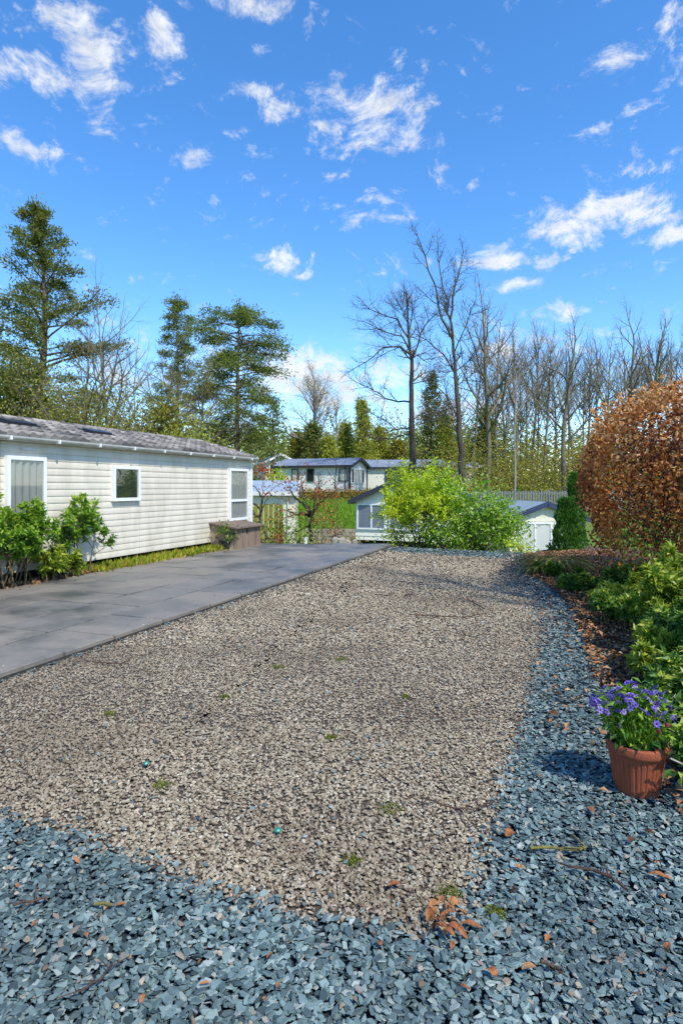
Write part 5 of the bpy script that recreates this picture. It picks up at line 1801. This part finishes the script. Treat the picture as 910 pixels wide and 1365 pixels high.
# ------------------------------------------------------------------ the flower pot
def flower_pot():
    x, y = G(849, 1068)
    y += .11; x += .05
    t = thing('flower_pot', 'fluted terracotta pot of purple flowers on the slate chips', 'flower pot', (x, y, .0))
    fl = lambda a, z: (.006 if (a * 30 / (2 * math.pi)) % 1 > .2 else -.022) if .03 < z < .176 else 0
    b = MB(); b.lathe([(.098, 0), (.103, .02), (.106, .031), (.126, .174), (.128, .18), (.129, .195)], 150, flute=fl)
    b.build('body', M['terracotta'], t)
    r = MB(); r.lathe([(.1295, .192), (.139, .196), (.142, .21), (.142, .236), (.137, .246), (.126, .246), (.121, .236), (.119, .205)], 48, cap=False)
    r.build('rim', M['terracotta'], t, smooth=True)
    s = MB(); s.lathe([(.118, .216), (.06, .226), (.005, .228)], 24); s.build('soil', M['soil'], t)
    g = np.random.default_rng(71)
    # foliage: fine mass plus the larger leaves one by one
    mb = MB()
    volume_leaves(mb, g, [(0, 0, .34, .15, .14, .12, 520), (-.05, .0, .40, .14, .12, .10, 320), (.05, .02, .42, .13, .12, .09, 260)], .042, W=.42, simple=False, shell=.3)
    mb.build('foliage', M['shrub'], t, kind='stuff')
    for i in range(34):
        a = g.uniform(0, 6.283); p = (math.cos(a) * g.uniform(.07, .125), math.sin(a) * g.uniform(.07, .125), g.uniform(.235, .30))
        m = MB(); m.leaves([(0, 0, 0)], [(math.cos(a), math.sin(a), g.uniform(-.5, .4))], g.uniform(.05, .075), g.uniform(.035, .05), g, up=.7, rnd=[g.random() * .55])
        m.build('leaf', M['near_leaf'], t, loc=p)
    # stems
    segs = []
    heads = []
    for i in range(92):
        a = i * 2.4 + g.normal() * .25; rr = .21 * math.sqrt((i + .7) / 92)
        hx, hy = rr * math.cos(a) - .02, rr * math.sin(a) * .8
        hz = .505 - rr * rr * 2.3 + g.normal() * .022
        b0 = Vector((hx * .35, hy * .35, .22)); b1 = Vector((hx, hy, hz))
        mid = (b0 + b1) / 2 + Vector((hx * .12, hy * .12, .03))
        segs += [(tuple(b0), tuple(mid), .0022, .002), (tuple(mid), tuple(b1), .002, .0017)]
        heads.append((hx, hy, hz))
    st = MB(); st.tubes(segs, 4); st.build('stem', M['lime2'], t)
    def flower_mesh(seed, wilt=0):
        gg = np.random.default_rng(seed)
        m = MB(); k = 6
        for ring, (np_, rr, el) in enumerate(((k, .030, .18), (k, .023, .45))):
            a = np.arange(np_) * 6.283 / np_ + ring * .5 + gg.normal(size=np_) * .06
            D = np.stack([np.cos(a), np.sin(a), np.full(np_, el)], 1)
            m.leaves(D * .003, D, rr * gg.uniform(.9, 1.1, np_), .021, gg, up=.95, fold=.06, rnd=.3 * gg.random(np_) + .12 + .3 * (seed % 3))
        me = m.mesh('flower'); me.materials.append(M['purple'])
        return me
    fm = [flower_mesh(i) for i in range(3)]
    e = MB(); e.lathe([(.0075, 0), (.007, .004), (.003, .0065)], 10); eme = e.mesh('flower_eye'); eme.materials.append(M['yellow_eye'])
    for i, (hx, hy, hz) in enumerate(heads):
        o = link('flower', fm[i % 3], t, loc=(hx, hy, hz))
        o.rotation_euler = (-.55 * hy / .2 + .45 + g.normal() * .25, .8 * hx / .2 + g.normal() * .25, g.uniform(0, 6))
        s_ = g.uniform(.5, .86)
        o.scale = (s_, s_, s_)
        c = link('flower_eye', eme, o, loc=(0, 0, .003))
    b = MB(); b.lathe([(.004, 0), (.011, .006), (.009, .016), (.002, .02)], 10); bme = b.mesh('bud'); bme.materials.append(M['red_bud'])
    for p in ((.03, -.15, .34), (.075, -.14, .365)):
        link('bud', bme, t, loc=p)
    # the ivy that leans over the pot from the right
    iv = thing('ivy_shoot', 'pale stemmed leafy shoot leaning over the right side of the terracotta pot', 'plant', (x + .19, y - .15, .0))
    g = np.random.default_rng(73)
    pts = [(.0, -.02, .0), (.0, -.03, .09), (-.03, -.04, .17), (-.08, -.05, .22), (-.14, -.06, .25)]
    pts2 = [(-.03, -.04, .17), (.02, -.05, .24), (.0, -.04, .33), (-.03, -.02, .43)]
    sg = [(a, b, .005, .0045) for a, b in zip(pts[:-1], pts[1:])] + [(a, b, .004, .003) for a, b in zip(pts2[:-1], pts2[1:])]
    m = MB(); m.tubes(sg, 6); m.build('stem', M['bark_pale'], iv, smooth=True)
    for i in range(34):
        src = pts[2:] if i % 2 else pts2
        k = g.integers(0, len(src) - 1); f = g.random()
        p = np.array(src[k]) * (1 - f) + np.array(src[k + 1]) * f
        d = g.normal(size=3) * np.array([1, .7, .5]) + np.array([-.2, -.5, .1])
        q = p + d / np.linalg.norm(d) * g.uniform(.01, .05)
        m = MB(); m.leaves([(0, 0, 0)], [d], g.uniform(.045, .075), g.uniform(.032, .052), g, up=.6, rnd=[.35 + .6 * g.random()])
        m.build('leaf', M['near_leaf'], iv, loc=tuple(q))


flower_pot()


# ------------------------------------------------------------------ along the near caravan
def caravan_strip():
    g = np.random.default_rng(81)
    # soil strip between wall and paving
    s_wall = float(np.dot([-2.397, 15.9], RIGHT))
    q = [site(-1, s_wall - .3), site(-1, PAVE_L), site(15.3, PAVE_L), site(15.3, s_wall - .3)]
    mb = MB(); mb.prism([(a, b) for a, b in q], -.04, .032); mb.build('planting_strip', M['soil'], kind='structure')
    mid = (s_wall + PAVE_L) / 2
    def strip(name, mat, n, u0, u1, L, W, sj, kind='stuff', up=1.2, zoff=.03):
        u = g.uniform(u0, u1, n); s = mid + g.normal(size=n) * sj
        P = DIR[None] * u[:, None] + RIGHT[None] * s[:, None]
        P = np.concatenate([P, np.full((n, 1), zoff)], 1)
        D = g.normal(size=(n, 3)) * .5 + np.array([0, 0, up])
        mb = MB(); mb.leaves(P, D, L * g.uniform(.5, 1.3, n), W * g.uniform(.7, 1.3, n), g, simple=False, up=.3)
        mb.build(name, M[mat], kind=kind)
    strip('weeds', 'weed', 2600, 8.1, 12.7, .14, .04, .13)
    strip('dead_leaves', 'litter', 2200, 4.0, 12.6, .06, .04, .16, up=.1, zoff=.045)
    rows = [(6.75, -.05, 15, 1.12, .55, 'shrub', 170, 'leafy green shrub under the left curtained window of the caravan', 91),
            (8.0, -.08, 6, 1.18, .5, 'shrub', 60, 'open leggy green shrub left of the small dark window', 92),
            (5.9, .0, 12, 1.12, .55, 'shrub', 60, 'dense green shrub cut by the left photo edge', 93),
            (7.25, .12, 7, .5, .45, 'near_lime', 40, 'low yellow green shrub at the feet of the caravan shrubs', 94)]
    for (u, ds, st, h, sp, mt, parts, lab, seed) in rows:
        x, y = site(u, mid + ds)
        P = dict(lv=4, n=[7, 4, 3, 1], wob=[.13, .17, .18, .18], up=[.06, .06, .05, .03], nc=[5, 3, 2], t0=[.42, .35, .3], ang=[.65, .65, .7], lr=[.46, .5, .45], rr=[.6, .6, .55], end=.4)
        whorl_shrub('garden_shrub', lab, (x, y, .03), st, M[mt], seed, L=.10, W=.042, per=6, spread=sp, h=h * 1.2, parts=parts, P=P)
    # small potted shrub before the storage box
    x, y = G(302, 735)
    t = thing('potted_shrub', 'small dark leaved shrub in a dark pot before the plank box', 'potted plant', (x, y, .06))
    b = MB(); b.lathe([(.10, 0), (.13, .17), (.14, .17), (.14, .2), (.12, .2), (.11, .17)], 20); b.build('pot', M['dark_plastic'], t)
    mb = MB(); volume_leaves(mb, g, [(0, 0, .36, .24, .22, .20, 420)], .10, W=.36, simple=False, clumpy=22); mb.build('foliage', M['near_leaf'], t, kind='stuff')
    m_ = MB(); m_.tubes([((0, 0, .15), (.02, 0, .36), .012, .006), ((0, 0, .15), (-.08, .03, .38), .01, .005), ((0, 0, .15), (.07, -.04, .36), .01, .005)], 5); m_.build('stem', M['stem'], t)


caravan_strip()


# ------------------------------------------------------------------ small things on the ground
def ground_bits():
    g = np.random.default_rng(99)
    def leaf_mesh(seed, L, W, curl):
        gg = np.random.default_rng(seed)
        m = MB(); n = 6
        v = []
        for i in range(n + 1):
            f = i / n
            w_ = W * math.sin(math.pi * min(.97, f * .94 + .03)) ** .8 * .5
            z = .006 + curl * math.sin(math.pi * f) + gg.normal() * .0015
            v += [(f * L - L / 2, -w_, z + .25 * w_), (f * L - L / 2, 0, z), (f * L - L / 2, w_, z + .3 * w_)]
        f = []
        for i in range(n):
            for k in (0, 1):
                a = i * 3 + k
                f.append((a, a + 3, a + 4, a + 1))
        m.add(v, f)
        me = m.mesh('fallen_leaf'); me.materials.append(M['orange_leaf'])
        return me
    lm = [leaf_mesh(1, .062, .034, .008), leaf_mesh(2, .05, .026, .004), leaf_mesh(3, .058, .042, .012), leaf_mesh(4, .075, .024, .006)]
    def put(px, py, k, lab, rz, s_=1.0, group=None, z=.016, tilt=.1):
        x, y = G(px, py)
        o = link('fallen_leaf', lm[k], loc=(x, y, z)); tag(o, lab, 'leaf', group)
        o.rotation_euler = (g.normal() * tilt, g.normal() * tilt, rz); o.scale = (s_, s_, s_)
    put(680, 1119, 2, 'curled orange leaf on the slate below the right edge of the gravel', .6, 1.0)
    put(692, 1163, 1, 'small orange leaf lower right of the curled one on the slate', -.5, .9)
    put(527, 1188, 0, 'lone tan leaf lying on the gravel above the leaf drift', .4, .9)
    put(879, 1176, 3, 'long narrow tan leaf on the slate near the right edge', -.5, 1.1)
    put(705, 1300, 0, 'pale tan leaf on the slate right of the bottom centre', .3, .85)
    put(655, 1306, 2, 'dull brown leaf beside the pale tan one near the photo bottom', 2.0, .8)
    put(628, 1241, 3, 'bright orange leaf at the right of the leaf drift', -.3, .9)
    grp = 'orange leaves drifted where gravel meets slate'
    for i in range(26):
        put(592 + g.normal() * 16, 1240 + g.normal() * 11, int(g.integers(0, 4)), 'orange brown leaf heaped in the small drift where the gravel meets the slate', g.uniform(0, 6), g.uniform(.5, .8), grp, .020 + g.uniform(0, .022), .35)
    put(602, 1268, 3, 'thin orange leaf just below the leaf drift', 1.3, .7)
    grp2 = 'small leaves scattered over the slate chips'
    for i in range(44):
        for _ in range(50):
            px, py = g.uniform(0, 905), g.uniform(870, 1350)
            x, y = G(px, py)
            if inside(SLATE, np.array([[x, y]]))[0] and not inside(GRAVEL, np.array([[x, y]]))[0]:
                break
        put(px, py, int(g.integers(0, 4)), 'small tan scrap of leaf lying loose on the slate chips', g.uniform(0, 6), g.uniform(.3, .6), grp2, .014, .3)
    def stick(pts, r, lab, mat='twig', kids=0, seed=0):
        gg = np.random.default_rng(seed)
        w_ = [Vector((*G(px, py), .022 + gg.uniform(0, .008))) for px, py in pts]
        o0 = w_[0].copy()
        q = [p - o0 for p in w_]
        segs = []
        for a, b in zip(q[:-1], q[1:]):
            u = a
            for j in range(4):
                u2 = a + (b - a) * ((j + 1) / 4) + Vector((gg.normal(), gg.normal(), gg.normal() * .4)) * r * .8
                segs.append((tuple(u), tuple(u2), r, r * .9)); u = u2
        for k in range(kids):
            s = segs[int(gg.integers(0, len(segs)))]
            d = Vector((gg.normal(), gg.normal(), .08)).normalized() * gg.uniform(.03, .08)
            segs.append((s[0], tuple(Vector(s[0]) + d), r * .6, r * .35))
        m = MB(); m.tubes(segs, 6)
        o = m.build('twig', M[mat], loc=tuple(o0), smooth=True); tag(o, lab, 'twig')
    stick([(706, 1139), (735, 1139), (772, 1141), (782, 1138)], .006, 'mossy yellow green twig on the slate below the pot', 'twig_moss', 3, 1)
    stick([(762, 1164), (790, 1168), (815, 1180), (832, 1192)], .006, 'dark forked twig on the slate right of the mossy one', 'twig', 5, 2)
    stick([(622, 800), (632, 806), (645, 815)], .008, 'dark stick lying on the far gravel', 'twig', 1, 3)
    stick([(545, 822), (580, 824), (615, 826), (650, 820)], .006, 'long thin curved twig on the far gravel left of the dark stick', 'twig', 2, 4)
    stick([(560, 1070), (600, 1084), (630, 1086), (660, 1074)], .004, 'thin curved twig on the gravel near the slate edge', 'twig', 1, 5)
    stick([(540, 796), (552, 795)], .01, 'short dark stick on the gravel near the far end', 'twig', 0, 6)
    stick([(18, 1216), (40, 1212), (62, 1205)], .005, 'reddish brown twig on the slate near the left photo edge', 'twig', 2, 7)
    stick([(110, 1330), (135, 1318), (150, 1295)], .004, 'dark twig on the slate at the lower left', 'twig', 4, 8)
    stick([(720, 1294), (738, 1300), (748, 1306)], .006, 'short dark stick on the slate right of the pale tan leaf', 'twig', 1, 9)
    stick([(126, 1216), (152, 1214)], .006, 'short pale tan stick on the lower left slate', 'twig_moss', 0, 10)
    stick([(125, 886), (160, 889), (175, 884)], .006, 'thin dark twig on the gravel near the paving edge', 'twig', 1, 11)
    # two teal pebbles and moss tufts
    for i, (px, py, lab) in enumerate(((195, 1022, 'teal glassy pebble on the left gravel'), (370, 1112, 'teal glassy pebble on the gravel near the slate front'))):
        x, y = G(px, py)
        m = MB(); m.lathe([(.004, 0), (.014, .004), (.017, .011), (.011, .018), (.003, .020)], 8, flute=lambda a, z: .12 * math.sin(2 * a + i))
        o = m.build('glass_pebble', M['teal_glass'], loc=(x, y, .008)); tag(o, lab, 'pebble')
    mb = MB()
    for (px, py, r) in ((520, 1080, .05), (596, 1192, .04), (146, 953, .04), (215, 1048, .04), (440, 985, .03), (370, 890, .05), (470, 1150, .03), (300, 930, .03), (660, 1220, .03), (540, 930, .03), (455, 880, .05)):
        x, y = G(px, py)
        n = 140
        P = np.stack([x + g.normal(size=n) * r * .6, y + g.normal(size=n) * r * .6, np.full(n, .006)], 1)
        mb.leaves(P, g.normal(size=(n, 3)) * .5 + np.array([0, 0, .8]), g.uniform(.008, .02, n), .005, g, simple=True)
    mb.build('moss_tufts', M['moss'], kind='stuff')


ground_bits()
